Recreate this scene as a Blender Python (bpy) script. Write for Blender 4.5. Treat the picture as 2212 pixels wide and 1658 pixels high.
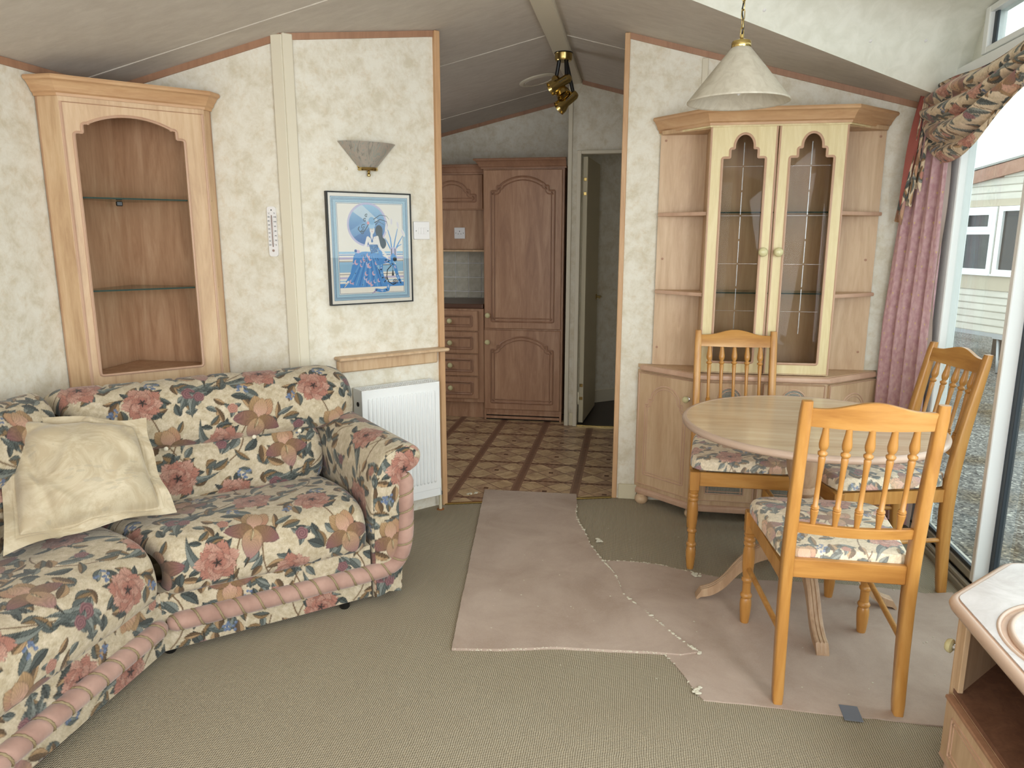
import bpy, bmesh, math, random
import numpy as np
from mathutils import Vector, Matrix
from mathutils.geometry import tessellate_polygon
random.seed(7); RS = np.random.RandomState(11)
SC = bpy.context.scene; COL = SC.collection
for o in list(bpy.data.objects): bpy.data.objects.remove(o)
PI = math.pi
# ---------------------------------------------------------------- camera
cd = bpy.data.cameras.new('camera'); cam = bpy.data.objects.new('camera', cd); COL.objects.link(cam)
cd.sensor_width = 36; cd.lens = 1570 / 2212 * 36; cd.clip_start = .02; cd.clip_end = 300
ya, pi_, ro = math.radians(9.482), math.radians(11.469), math.radians(.057)
fw = Vector((-math.sin(ya) * math.cos(pi_), math.cos(ya) * math.cos(pi_), -math.sin(pi_)))
rt = Vector((math.cos(ya), math.sin(ya), 0)); up = rt.cross(fw)
r2 = rt * math.cos(ro) + up * math.sin(ro); u2 = -rt * math.sin(ro) + up * math.cos(ro)
m = Matrix((r2, u2, -fw)).transposed().to_4x4(); m.translation = (0, 0, 1.4); cam.matrix_world = m
SC.camera = cam
SC.view_settings.view_transform = 'Standard'; SC.view_settings.look = 'None'
SC.view_settings.exposure = 0.0; SC.view_settings.gamma = 1.0; SC.view_settings.use_curve_mapping = False
SC.cycles.use_denoising = True; SC.cycles.max_bounces = 8; SC.cycles.diffuse_bounces = 5
SC.cycles.glossy_bounces = 3; SC.cycles.transparent_max_bounces = 12; SC.cycles.transmission_bounces = 4
SC.cycles.caustics_reflective = False; SC.cycles.caustics_refractive = False; SC.cycles.sample_clamp_indirect = 6
# ---------------------------------------------------------------- sky
W = bpy.data.worlds.new('sky'); SC.world = W; W.use_nodes = True
wn, wl = W.node_tree.nodes, W.node_tree.links; wn.clear()
tc = wn.new('ShaderNodeTexCoord'); nz = wn.new('ShaderNodeTexNoise'); cr = wn.new('ShaderNodeValToRGB')
bg = wn.new('ShaderNodeBackground'); wo = wn.new('ShaderNodeOutputWorld')
nz.inputs['Scale'].default_value = 2.2; nz.inputs['Detail'].default_value = 5
cr.color_ramp.elements[0].position = .40; cr.color_ramp.elements[0].color = (.74, .87, .97, 1)
cr.color_ramp.elements[1].position = .56; cr.color_ramp.elements[1].color = (1, 1, 1, 1)
wl.new(tc.outputs['Generated'], nz.inputs['Vector']); wl.new(nz.outputs['Fac'], cr.inputs['Fac'])
wl.new(cr.outputs['Color'], bg.inputs['Color']); wl.new(bg.outputs['Background'], wo.inputs['Surface'])
bg.inputs['Strength'].default_value = 3.3
# ---------------------------------------------------------------- area lamps standing in for window daylight
def area(name, loc, direction, sx, sy, power, col=(1, 1, 1), portal=False):
    l = bpy.data.lights.new(name, 'AREA'); l.shape = 'RECTANGLE'; l.size = sx; l.size_y = sy; l.energy = power; l.color = col
    o = bpy.data.objects.new(name, l); COL.objects.link(o); o.location = loc
    o.rotation_euler = Vector(direction).to_track_quat('-Z', 'Z').to_euler()
    if portal: l.cycles.is_portal = True
    return o
area('daylight_front_window', (-.45, -1.22, 1.35), (0, 1, -.12), 2.9, 1.25, 66, (.93, .965, 1))
area('side_fill_lamp', (1.36, .35, 1.2), (-1, .25, -.12), 1.5, 1.4, 104, (.93, .97, 1))  # added fill lamp before a solid wall; no side window opens here
area('daylight_patio_portal', (1.44, 2.45, 1.1), (-1, 0, 0), 2.6, 2.3, 1, portal=True)

area('daylight_kitchen_window', (-2.24, 4.45, 1.25), (1, .12, -.15), .9, .7, 7, (.93, .97, 1))

# ================================================================ helpers
def L1(v): v /= 255.; return v / 12.92 if v <= .04045 else ((v + .055) / 1.055) ** 2.4
def C(r, g, b): return (L1(r), L1(g), L1(b), 1)
def srgb2lin(a):
    return np.where(a <= .04045, a / 12.92, ((np.maximum(a, 0) + .055) / 1.055) ** 2.4)
class NM:
    def __init__(s, name, base=(200, 200, 200), rough=.6, metal=0, spec=.5):
        s.m = bpy.data.materials.new(name); s.m.use_nodes = True; s.t = s.m.node_tree; s.N = s.t.nodes
        s.b = s.N['Principled BSDF']; s.b.inputs['Base Color'].default_value = C(*base)
        s.b.inputs['Roughness'].default_value = rough; s.b.inputs['Metallic'].default_value = metal
        s.b.inputs['Specular IOR Level'].default_value = spec
    def n(s, ty, **kw):
        x = s.N.new('ShaderNode' + ty)
        for k, v in kw.items():
            if hasattr(x, k): setattr(x, k, v)
            else: s.i(x, k.replace('_', ' '), v)
        return x
    def i(s, node, key, v):
        if isinstance(v, bpy.types.NodeSocket): s.t.links.new(v, node.inputs[key])
        else: node.inputs[key].default_value = v
    def co(s, scale=(1, 1, 1), kind='Object', rot=(0, 0, 0)):
        t = s.n('TexCoord'); mp = s.n('Mapping'); s.t.links.new(t.outputs[kind], mp.inputs['Vector'])
        mp.inputs['Scale'].default_value = scale; mp.inputs['Rotation'].default_value = rot; return mp.outputs[0]
    def noise(s, vec, scale, detail=4, rough=.55, dist=0):
        x = s.n('TexNoise'); s.i(x, 'Vector', vec); s.i(x, 'Scale', scale); s.i(x, 'Detail', detail); s.i(x, 'Roughness', rough); s.i(x, 'Distortion', dist)
        return x.outputs['Fac']
    def ramp(s, fac, stops):
        x = s.n('ValToRGB'); e = x.color_ramp.elements
        while len(e) < len(stops): e.new(.5)
        for k, (p, c) in enumerate(stops): e[k].position = p; e[k].color = C(*c) if len(c) == 3 else c
        s.i(x, 'Fac', fac); return x.outputs['Color']
    def mix(s, fac, a, b, mode='MIX'):
        x = s.n('Mix', data_type='RGBA', blend_type=mode); s.i(x, 0, fac)
        s.i(x, 6, a if not isinstance(a, tuple) else (C(*a) if len(a) == 3 else a)); s.i(x, 7, b if not isinstance(b, tuple) else (C(*b) if len(b) == 3 else b))
        return x.outputs[2]
    def math(s, op, a, b=0., c=None):
        x = s.n('Math', operation=op); s.i(x, 0, a); s.i(x, 1, b)
        if c is not None: s.i(x, 2, c)
        return x.outputs[0]
    def base(s, v): s.i(s.b, 'Base Color', v); return s
    def bump(s, h, strength=.3, dist=.002):
        x = s.n('Bump'); s.i(x, 'Strength', strength); s.i(x, 'Distance', dist); s.i(x, 'Height', h); s.i(s.b, 'Normal', x.outputs[0]); return s
MAT = {}
def plain(name, base, rough=.6, metal=0, spec=.5):
    x = NM(name, base, rough, metal, spec); MAT[name] = x.m; return x
def wood(name, dark, mid, light, grain=(1, 1, .12), sc=16, rough=.45, bump=.05):
    x = NM(name, mid, rough); v = x.co(grain)
    n1 = x.noise(v, sc, 7, .6, 1.1); n2 = x.noise(v, sc * 7, 3, .6, .2); n3 = x.noise(x.co((1, 1, .35)), 3.2, 3, .5, .6)
    f = x.math('ADD', x.math('MULTIPLY', n1, .62), x.math('ADD', x.math('MULTIPLY', n2, .18), x.math('MULTIPLY', n3, .2)))
    x.base(x.ramp(f, [(.36, dark), (.5, mid), (.64, light)])); x.bump(n2, bump, .0006); MAT[name] = x.m; return x
wood('ash_panel', (178, 144, 110), (198, 166, 130), (211, 184, 149))
wood('ash_light', (200, 180, 132), (213, 196, 150), (223, 209, 167))
wood('ash_door', (180, 148, 116), (196, 166, 133), (209, 182, 150))
wood('pink_edge', (184, 148, 124), (193, 158, 134), (200, 167, 143), sc=8, rough=.4)
wood('inner_veneer', (152, 114, 86), (173, 136, 106), (190, 157, 127))
wood('cornice_wood', (176, 136, 98), (191, 151, 112), (204, 167, 127), grain=(.15, .15, 1), sc=20)
wood('kitchen_wood', (146, 107, 82), (166, 126, 98), (183, 146, 117))
wood('trim_wood', (146, 108, 84), (160, 120, 94), (170, 130, 103), rough=.5)
wood('jamb_wood', (180, 140, 102), (194, 154, 114), (204, 167, 128), rough=.5)
wood('pine', (160, 108, 52), (184, 132, 68), (200, 152, 88), grain=(1, 1, .1), sc=12, rough=.3, bump=.03)
wood('pine_side', (160, 108, 52), (184, 132, 68), (200, 152, 88), grain=(.1, 1, 1), sc=12, rough=.3, bump=.03)
wood('table_wood', (190, 162, 132), (206, 180, 150), (218, 198, 170), grain=(.09, 1, 1), sc=16, rough=.2, bump=.02)
wood('table_base', (158, 126, 98), (178, 147, 118), (194, 166, 136))
plain('pink_rim', (190, 164, 146), .28)
plain('brass', (196, 172, 112), .2, 1); plain('chrome', (200, 200, 205), .12, 1); plain('steel_dull', (150, 148, 142), .4, 1)
plain('cream_knob', (205, 197, 152), .15); plain('white_plastic', (226, 224, 224), .35); plain('white_enamel', (232, 234, 234), .32)
plain('black', (14, 14, 15), .4); plain('dark_gap', (22, 17, 14), .9); plain('gasket', (48, 56, 64), .5)
plain('upvc_white', (240, 242, 242), .35); plain('alu', (176, 172, 160), .38, .55); plain('cream_paint', (204, 195, 168), .5)
plain('cream_strip', (212, 204, 184), .5); plain('pipe_paint', (205, 196, 170), .4); plain('rust', (150, 95, 50), .8)
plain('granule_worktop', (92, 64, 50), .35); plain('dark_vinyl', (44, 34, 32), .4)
plain('duct_tape', (128, 138, 152), .3, .35); plain('lint', (205, 200, 182), .95, 0, .1); plain('ink', (40, 52, 56), .6); plain('red_spirit', (150, 128, 120), .4)
plain('printed_grey', (150, 150, 145), .5)
x = NM('wall_paper', rough=.75, spec=.25); v = x.co()
a = x.ramp(x.noise(v, 13, 8, .72, .25), [(.36, (206, 198, 178)), (.48, (218, 212, 197)), (.6, (226, 222, 210))])
b = x.ramp(x.noise(v, 24, 8, .75, .3), [(.52, (0, 0, 0)), (.66, (255, 255, 255))])
x.base(x.mix(x.math('MULTIPLY', b, .42), a, (204, 186, 156))); x.bump(x.noise(v, 60, 4), .12, .001); MAT['wall_paper'] = x.m
x = NM('ceiling_board', rough=.85, spec=.15); v = x.co((.35, 1, 1))
x.base(x.ramp(x.noise(v, 22, 7, .7, .3), [(.32, (190, 181, 170)), (.65, (203, 195, 184))])); x.bump(x.noise(x.co(), 160, 3), .2, .001); MAT['ceiling_board'] = x.m
x = NM('dormer_board', rough=.6, spec=.3); v = x.co()
x.base(x.ramp(x.noise(v, 14, 6, .6, .5), [(.35, (220, 220, 208)), (.62, (232, 232, 222))])); x.bump(x.noise(v, 90, 3), .1, .001); MAT['dormer_board'] = x.m
# bouclé carpet: staggered loops
x = NM('carpet', rough=.95, spec=.1); v = x.co(); sp = x.n('SeparateXYZ'); x.i(sp, 0, v); X_, Y_ = sp.outputs[0], sp.outputs[1]
k = 2 * PI / .0125
wob = x.math('MULTIPLY', x.noise(v, 14, 2), .010)
s1 = x.math('SINE', x.math('MULTIPLY', x.math('ADD', x.math('ADD', X_, Y_), wob), k)); s2 = x.math('SINE', x.math('MULTIPLY', x.math('ADD', x.math('SUBTRACT', X_, Y_), wob), k))
h = x.math('MULTIPLY_ADD', x.math('MULTIPLY', s1, s2), .5, .5)
a = x.ramp(h, [(.12, (86, 78, 64)), (.45, (162, 152, 131)), (.9, (198, 190, 170))])
x.base(x.mix(x.math('MULTIPLY', x.noise(v, 2.4, 4), .5), a, (142, 126, 104))); x.bump(h, .6, .004); MAT['carpet'] = x.m
x = NM('runner_pile', rough=.97, spec=.08); v = x.co()
a = x.ramp(x.noise(v, 3.2, 6, .65, .4), [(.35, (160, 140, 126)), (.65, (182, 164, 151))])
x.base(x.mix(x.math('MULTIPLY', x.noise(v, 260, 2), .35), a, (200, 186, 174))); x.bump(x.noise(v, 420, 2), .25, .001); MAT['runner_pile'] = x.m
# printed kitchen vinyl
x = NM('kitchen_vinyl', rough=.34); v = x.co(); sp = x.n('SeparateXYZ'); x.i(sp, 0, v)
U = x.math('FRACT', x.math('DIVIDE', x.math('ADD', sp.outputs[0], 10 * .334 + .96 + .167), .334)); V_ = x.math('FRACT', x.math('DIVIDE', x.math('ADD', sp.outputs[1], 10 * .328 - 3.69 + .164), .328))
au = x.math('ABSOLUTE', x.math('SUBTRACT', U, .5)); av = x.math('ABSOLUTE', x.math('SUBTRACT', V_, .5))  # 0 on the lattice bands
bandu = x.math('LESS_THAN', au, .075); bandv = x.math('LESS_THAN', av, .045)
bu = x.math('MULTIPLY', x.math('SUBTRACT', .5, au), 2.); bv = x.math('MULTIPLY', x.math('SUBTRACT', .5, av), 2.)
U2 = x.math('FRACT', x.math('ADD', x.math('MULTIPLY', U, 2), 0)); V2 = x.math('FRACT', x.math('MULTIPLY', V_, 2))
dd = x.math('ADD', x.math('ABSOLUTE', x.math('SUBTRACT', U2, .5)), x.math('ABSOLUTE', x.math('SUBTRACT', V2, .5)))
dia = x.math('LESS_THAN', dd, .5); line = x.math('LESS_THAN', x.math('ABSOLUTE', x.math('SUBTRACT', dd, .5)), .018)
au0 = x.math('SUBTRACT', .5, au); av0 = x.math('SUBTRACT', .5, av)
ctr = x.math('LESS_THAN', x.math('MAXIMUM', au0, av0), .04)
st = x.ramp(x.noise(v, 11, 6, .7, .6), [(.34, (140, 108, 86)), (.5, (174, 144, 116)), (.66, (200, 172, 136))])
st2 = x.ramp(x.noise(v, 8, 6, .7, .6), [(.34, (166, 136, 104)), (.66, (216, 190, 150))])
col = x.mix(dia, st, st2); col = x.mix(line, col, (108, 80, 64)); col = x.mix(ctr, col, (96, 66, 50))
dots = x.math('GREATER_THAN', x.math('SINE', x.math('MULTIPLY', x.math('ADD', sp.outputs[1], 0), 2 * PI / .0205)), .2)
dots2 = x.math('GREATER_THAN', x.math('SINE', x.math('MULTIPLY', x.math('ADD', sp.outputs[0], 0), 2 * PI / .03)), 0.)
bandc = x.mix(x.math('MULTIPLY', dots, x.math('LESS_THAN', au, .04)), (136, 104, 84), (96, 64, 50)); bandc2 = x.mix(x.math('MULTIPLY', dots2, .8), (132, 100, 80), (108, 76, 60))
col = x.mix(bandv, col, bandc2); col = x.mix(bandu, col, bandc)
x.base(col); MAT['kitchen_vinyl'] = x.m
x = NM('wall_tile', rough=.2); x.base(x.ramp(x.noise(x.co(), 18, 4), [(.35, (180, 176, 158)), (.65, (202, 198, 184))])); MAT['wall_tile'] = x.m
x = NM('laminate_stone', rough=.25); a = x.ramp(x.noise(x.co(), 5, 6, .7, 1.5), [(.35, (180, 170, 166)), (.6, (200, 192, 190))]); x.base(a); MAT['laminate_stone'] = x.m
x = NM('gravel', rough=.9, spec=.2); v = x.co(); vo = x.n('TexVoronoi', feature='F1'); x.i(vo, 'Vector', v); x.i(vo, 'Scale', 55.)
a = x.ramp(vo.outputs['Color'], [(.15, (66, 66, 66)), (.5, (110, 108, 105)), (.8, (142, 139, 132)), (.93, (186, 182, 172))])
g = x.ramp(x.noise(v, .9, 4), [(.5, (255, 255, 255)), (.66, (196, 176, 146))])
x.base(x.mix(1., a, g, 'MULTIPLY')); x.bump(vo.outputs['Distance'], .8, .01); MAT['gravel'] = x.m
x = NM('siding', rough=.5); x.base(x.ramp(x.noise(x.co((.2, .2, 1)), 6, 4), [(.35, (190, 184, 172)), (.65, (204, 198, 187))])); MAT['siding'] = x.m
plain('siding_band', (182, 170, 150), .5); wood('barge', (140, 100, 80), (154, 114, 94), (166, 128, 108), grain=(1, .1, 1), sc=6)
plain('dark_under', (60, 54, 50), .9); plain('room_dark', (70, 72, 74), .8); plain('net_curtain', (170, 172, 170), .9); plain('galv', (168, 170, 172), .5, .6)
# mottled-glass shade and pearly sconce
x = NM('shade_glass', rough=.25); v = x.co((1, 1, .5))
x.base(x.ramp(x.noise(v, 26, 5, .6, 1.5), [(.3, (196, 188, 172)), (.6, (222, 216, 202))])); x.b.inputs['Transmission Weight'].default_value = 0.0
tr = x.n('BsdfTranslucent'); tr.inputs[0].default_value = C(226, 220, 206); mx = x.n('MixShader'); mx.inputs[0].default_value = .35
x.t.links.new(x.b.outputs[0], mx.inputs[1]); x.t.links.new(tr.outputs[0], mx.inputs[2]); x.t.links.new(mx.outputs[0], x.N['Material Output'].inputs[0]); MAT['shade_glass'] = x.m
x = NM('marbled_glass', rough=.18); v = x.co((1, 1, .35))
x.base(x.ramp(x.noise(v, 22, 5, .6, 2.2), [(.3, (112, 104, 98)), (.42, (150, 146, 136)), (.52, (164, 150, 138)), (.62, (140, 146, 138)), (.72, (168, 158, 150))])); MAT['marbled_glass'] = x.m
def glassy(name, tint=(255, 255, 255), refl=1.0, rough=.0, a0=0):
    m_ = bpy.data.materials.new(name); m_.use_nodes = True; t = m_.node_tree; N = t.nodes; N.clear()
    o = N.new('ShaderNodeOutputMaterial'); mi = N.new('ShaderNodeMixShader'); tp = N.new('ShaderNodeBsdfTransparent'); gl = N.new('ShaderNodeBsdfGlossy'); ge = N.new('ShaderNodeNewGeometry'); dt = N.new('ShaderNodeVectorMath'); dt.operation = 'DOT_PRODUCT'
    t.links.new(ge.outputs['Incoming'], dt.inputs[0]); t.links.new(ge.outputs['Normal'], dt.inputs[1])
    def mth(op, a, b, c=None):
        q = N.new('ShaderNodeMath'); q.operation = op
        for k, v in enumerate((a, b, c)):
            if v is None: continue
            if isinstance(v, (int, float)): q.inputs[k].default_value = v
            else: t.links.new(v, q.inputs[k])
        return q.outputs[0]
    fres = mth('MULTIPLY_ADD', mth('POWER', mth('SUBTRACT', 1., mth('ABSOLUTE', dt.outputs['Value'], 0.)), 5.), .96, .04)
    tp.inputs[0].default_value = C(*tint); gl.inputs['Roughness'].default_value = rough
    mm = N.new('ShaderNodeMath'); mm.operation = 'MULTIPLY_ADD'; mm.inputs[1].default_value = refl; mm.inputs[2].default_value = a0
    t.links.new(fres, mm.inputs[0]); t.links.new(mm.outputs[0], mi.inputs[0]); t.links.new(tp.outputs[0], mi.inputs[1]); t.links.new(gl.outputs[0], mi.inputs[2]); t.links.new(mi.outputs[0], o.inputs[0]); MAT[name] = m_
glassy('pane_glass', (238, 244, 242)); glassy('cabinet_glass', (236, 233, 228), .10, 0, .0); glassy('shelf_glass', (200, 222, 212), 1.0); glassy('picture_glass', (250, 250, 250), 1.1)
plain('glass_edge', (30, 56, 48), .5, 0, .2); plain('far_glass', (58, 60, 62), .12, 0, .4); glassy('bevel_glass', (236, 240, 240), .25, .2, .07)
# mesh grille
x = NM('grille', (196, 196, 190), .35, .6); v = x.co((1, 1, 1)); sp = x.n('SeparateXYZ'); x.i(sp, 0, v)
k = 2 * PI / .011
h = x.math('MULTIPLY', x.math('SINE', x.math('MULTIPLY', x.math('ADD', sp.outputs[0], sp.outputs[2]), k)), x.math('SINE', x.math('MULTIPLY', x.math('SUBTRACT', sp.outputs[0], sp.outputs[2]), k)))
x.base(x.mix(x.math('GREATER_THAN', h, -.12), (24, 24, 24), (186, 186, 176))); MAT['grille'] = x.m
# fabrics that carry a woven print as vertex colours
def printed(name, gain=1.0, rough=.85, sheen=.2, tint=None, weave=900):
    x = NM(name, rough=rough, spec=.2); at = x.n('Attribute'); at.attribute_name = 'print'
    c = at.outputs['Color']; c = x.mix(1., c, (gain, gain, gain, 1), 'MULTIPLY')
    if tint: c = x.mix(tint[0], c, tint[1])
    x.base(c); x.b.inputs['Sheen Weight'].default_value = sheen
    x.bump(x.noise(x.co(kind='UV'), weave, 2), .12, .0008); MAT[name] = x.m
printed('sofa_fabric', .69); printed('seat_fabric', 1.18, rough=.7, tint=(.13, (236, 232, 226))); printed('swag_fabric', .95)
printed('art_print', 1.0, .5, 0, weave=10)
x = NM('rope_velvet', (182, 136, 122), .8, 0, .2); x.base(x.ramp(x.noise(x.co(), 9, 4), [(.35, (148, 116, 104)), (.65, (174, 141, 128))])); x.b.inputs['Sheen Weight'].default_value = .35; MAT['rope_velvet'] = x.m
x = NM('cord', (160, 146, 110), .7); wv = x.n('TexWave'); x.i(wv, 'Vector', x.co(kind='UV', scale=(1, 1, 1))); x.i(wv, 'Scale', 90.); wv.bands_direction = 'DIAGONAL'
x.base(x.ramp(wv.outputs['Fac'], [(.2, (140, 124, 94)), (.7, (206, 192, 156))])); MAT['cord'] = x.m
x = NM('cushion_silk', (214, 196, 158), .5, 0, .3); v = x.co(kind='UV')
a = x.ramp(x.noise(v, 7, 6, .7, 2.5), [(.42, (174, 159, 132)), (.6, (190, 178, 153))]); vo = x.n('TexVoronoi', feature='F1'); x.i(vo, 'Vector', x.co(kind='UV', scale=(1, 2.6, 1), rot=(0, 0, .5))); x.i(vo, 'Scale', 22.)
lf = x.math('MULTIPLY', x.math('LESS_THAN', vo.outputs['Distance'], .33), x.math('GREATER_THAN', x.noise(v, 5, 2), .56))
x.base(x.mix(x.math('MULTIPLY', lf, .5), a, (164, 154, 134))); x.b.inputs['Sheen Weight'].default_value = .3; MAT['cushion_silk'] = x.m
x = NM('curtain_fabric', (170, 112, 120), .6, 0, .3); v = x.co(kind='UV'); sp = x.n('SeparateXYZ'); x.i(sp, 0, v)
row = x.math('FLOOR', x.math('DIVIDE', sp.outputs[1], .065)); off = x.math('MULTIPLY', x.math('MODULO', row, 2.), .5)
fu = x.math('SUBTRACT', x.math('FRACT', x.math('ADD', x.math('DIVIDE', sp.outputs[0], .085), off)), .5); fv = x.math('SUBTRACT', x.math('FRACT', x.math('DIVIDE', sp.outputs[1], .065)), .5)
rr = x.math('ADD', x.math('POWER', x.math('MULTIPLY', fu, 1.2), 2.), x.math('POWER', fv, 2.)); an = x.math('SINE', x.math('MULTIPLY', x.math('ARCTAN2', fv, fu), 3.))
dot = x.math('LESS_THAN', rr, x.math('MULTIPLY_ADD', an, .004, .0055))
a = x.ramp(x.noise(v, 30, 3), [(.35, (186, 146, 152)), (.65, (206, 172, 175))]); x.base(x.mix(dot, a, (214, 188, 132))); MAT['curtain_fabric'] = x.m
plain('curtain_lining', (214, 208, 210), .8); plain('salmon_lining', (146, 78, 68), .8)

# ---------------------------------------------------------------- object helpers
def prop(o, label=None, cat=None, group=None, kind=None):
    if label: o['label'] = label
    if cat: o['category'] = cat
    if group: o['group'] = group
    if kind: o['kind'] = kind
    return o
def thing(name, label, cat, loc=(0, 0, 0), rz=0, group=None):
    o = bpy.data.objects.new(name, None); COL.objects.link(o); o.empty_display_size = .05
    o.location = loc; o.rotation_euler = (0, 0, rz); return prop(o, label, cat, group)
def link(name, me, mat=None, parent=None, loc=None, rot=None, smooth=False, label=None, kind=None):
    o = bpy.data.objects.new(name, me); COL.objects.link(o)
    if mat and not me.materials: me.materials.append(MAT[mat])
    if smooth:
        me.shade_smooth()
        if smooth is not True: me.set_sharp_from_angle(angle=math.radians(smooth))
    if parent: o.parent = parent
    if loc: o.location = loc
    if rot: o.rotation_euler = rot
    return prop(o, label, None, None, kind)
class MB:
    def __init__(s): s.bm = bmesh.new()
    def box(s, x0, x1, y0, y1, z0, z1, bev=0, seg=1, M=None):
        r = bmesh.ops.create_cube(s.bm, size=1); vs = r['verts']
        for v in vs: v.co = Vector(((x0 + x1) / 2 + v.co.x * (x1 - x0), (y0 + y1) / 2 + v.co.y * (y1 - y0), (z0 + z1) / 2 + v.co.z * (z1 - z0)))
        if M is not None:
            for v in vs: v.co = M @ v.co
        if bev: bmesh.ops.bevel(s.bm, geom=list({e for v in vs for e in v.link_edges}), offset=bev, segments=seg, profile=.5, affect='EDGES')
        return s
    def ring(s, pts): return [s.bm.verts.new(p) for p in pts]
    def skin(s, rings, closed=True, caps=True):
        R = [s.ring(r) for r in rings]
        for a, b in zip(R, R[1:]):
            n = len(a)
            for i in range(n if closed else n - 1):
                j = (i + 1) % n
                try: s.bm.faces.new((a[i], a[j], b[j], b[i]))
                except ValueError: pass
        if caps and closed:
            s.bm.faces.new(R[0][::-1]); s.bm.faces.new(R[-1])
        return s
    def lathe(s, prof, n=20, c=(0, 0, 0), M=None):
        rings = []
        for r, z in prof: rings.append([Vector((c[0] + max(r, 1e-4) * math.cos(2 * PI * i / n), c[1] + max(r, 1e-4) * math.sin(2 * PI * i / n), c[2] + z)) for i in range(n)])
        if M is not None: rings = [[M @ p for p in r] for r in rings]
        return s.skin(rings)
    def tube(s, path, r, n=8, closed=False):
        path = [Vector(p) for p in path]; rings = []; N = len(path)
        t0 = (path[1] - path[0]).normalized(); up = Vector((0, 0, 1)) if abs(t0.z) < .9 else Vector((1, 0, 0)); nrm = t0.cross(up).normalized()
        for i, p in enumerate(path):
            if closed: t = (path[(i + 1) % N] - path[i - 1]).normalized()
            else: t = (path[min(i + 1, N - 1)] - path[max(i - 1, 0)]).normalized()
            nrm = (nrm - t * nrm.dot(t)).normalized(); b = t.cross(nrm); rr = r(i / (N - 1)) if callable(r) else r
            rings.append([p + (nrm * math.cos(2 * PI * k / n) + b * math.sin(2 * PI * k / n)) * rr for k in range(n)])
        if closed:
            R = [s.ring(q) for q in rings]
            for i in range(N):
                a, b = R[i], R[(i + 1) % N]
                for k in range(n): s.bm.faces.new((a[k], a[(k + 1) % n], b[(k + 1) % n], b[k]))
            return s
        return s.skin(rings)
    def plate(s, loops, d, M=None, d0=0):
        """flat plate in xz with holes, from y=d0 to y=d (loops: outer first)"""
        V3 = [[Vector((p[0], 0, p[1])) for p in l] for l in loops]; tris = tessellate_polygon(V3); flat = [p for l in V3 for p in l]
        T = (lambda p: M @ p) if M is not None else (lambda p: p)
        A = [s.bm.verts.new(T(Vector((p.x, d0, p.z)))) for p in flat]; B = [s.bm.verts.new(T(Vector((p.x, d, p.z)))) for p in flat]
        for t in tris:
            try: s.bm.faces.new([A[i] for i in t]); s.bm.faces.new([B[i] for i in t][::-1])
            except ValueError: pass
        k = 0
        for l in V3:
            n = len(l)
            for i in range(n):
                j = (i + 1) % n
                try: s.bm.faces.new((A[k + i], A[k + j], B[k + j], B[k + i]))
                except ValueError: pass
            k += n
        return s
    def sweep(s, path, prof, z=0, closed=False):
        """profile [(out, z)] swept with mitres along a plan path; out is to the right of travel"""
        P = [Vector((p[0], p[1])) for p in path]; rings = []
        for i, p in enumerate(P):
            ds = []
            if i > 0: ds.append((P[i] - P[i - 1]).normalized())
            if i < len(P) - 1: ds.append((P[i + 1] - P[i]).normalized())
            ns = [Vector((d.y, -d.x)) for d in ds]; nn = sum(ns, Vector((0, 0))) / len(ns); nn = nn / max(nn.dot(ns[0]), .3)
            rings.append([Vector((p.x + nn.x * o, p.y + nn.y * o, z + q)) for o, q in prof])
        return s.skin(rings)
    def poly(s, pts): s.bm.faces.new([s.bm.verts.new(p) for p in pts]); return s
    def me(s, name, fix=True):
        if fix: bmesh.ops.recalc_face_normals(s.bm, faces=s.bm.faces)
        me = bpy.data.meshes.new(name); s.bm.to_mesh(me); s.bm.free(); return me
    def go(s, name, mat, parent=None, **kw): return link(name, s.me(name), mat, parent, **kw)
def grid(name, P, mat, parent=None, uv=None, col=None, flip=False, closed_u=False, **kw):
    ny, nx = P.shape[:2]; me = bpy.data.meshes.new(name)
    idx = np.arange(ny * nx).reshape(ny, nx)
    if closed_u: idx = np.concatenate([idx, idx[:, :1]], 1)
    q = np.stack([idx[:-1, :-1], idx[:-1, 1:], idx[1:, 1:], idx[1:, :-1]], -1).reshape(-1, 4)
    if flip: q = q[:, ::-1]
    nf = len(q); me.vertices.add(ny * nx); me.vertices.foreach_set('co', P.reshape(-1).astype(np.float32))
    me.loops.add(nf * 4); me.loops.foreach_set('vertex_index', q.reshape(-1).astype(np.int32)); me.polygons.add(nf)
    me.polygons.foreach_set('loop_start', (np.arange(nf) * 4).astype(np.int32)); me.update(calc_edges=True); me.validate()
    if uv is not None:
        l = me.uv_layers.new(name='UVMap'); l.data.foreach_set('uv', uv.reshape(-1, 2)[q.reshape(-1)].reshape(-1).astype(np.float32))
    if col is not None:
        a = me.color_attributes.new('print', 'FLOAT_COLOR', 'POINT'); c4 = np.ones((ny * nx, 4), np.float32); c4[:, :3] = col.reshape(-1, 3); a.data.foreach_set('color', c4.reshape(-1))
    kw.setdefault('smooth', True)
    return link(name, me, mat, parent, **kw)
def copy_tree(o, parent=None):
    c = o.copy(); COL.objects.link(c); c.parent = parent
    for ch in list(o.children): copy_tree(ch, c)
    return c
def fillet(pts, r, n=4):
    out = []; N = len(pts)
    for i in range(N):
        p, a, b = Vector(pts[i]), Vector(pts[i - 1]), Vector(pts[(i + 1) % N]); d1, d2 = a - p, b - p
        rr = min(r, d1.length * .45, d2.length * .45)
        if abs(d1.normalized().dot(d2.normalized())) > .95 or rr < 1e-4: out.append(tuple(p)); continue
        q1, q2 = p + d1.normalized() * rr, p + d2.normalized() * rr
        for k in range(n + 1):
            t = k / n; out.append(tuple(q1 * (1 - t) ** 2 + p * 2 * t * (1 - t) + q2 * t * t))
    return out
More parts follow.
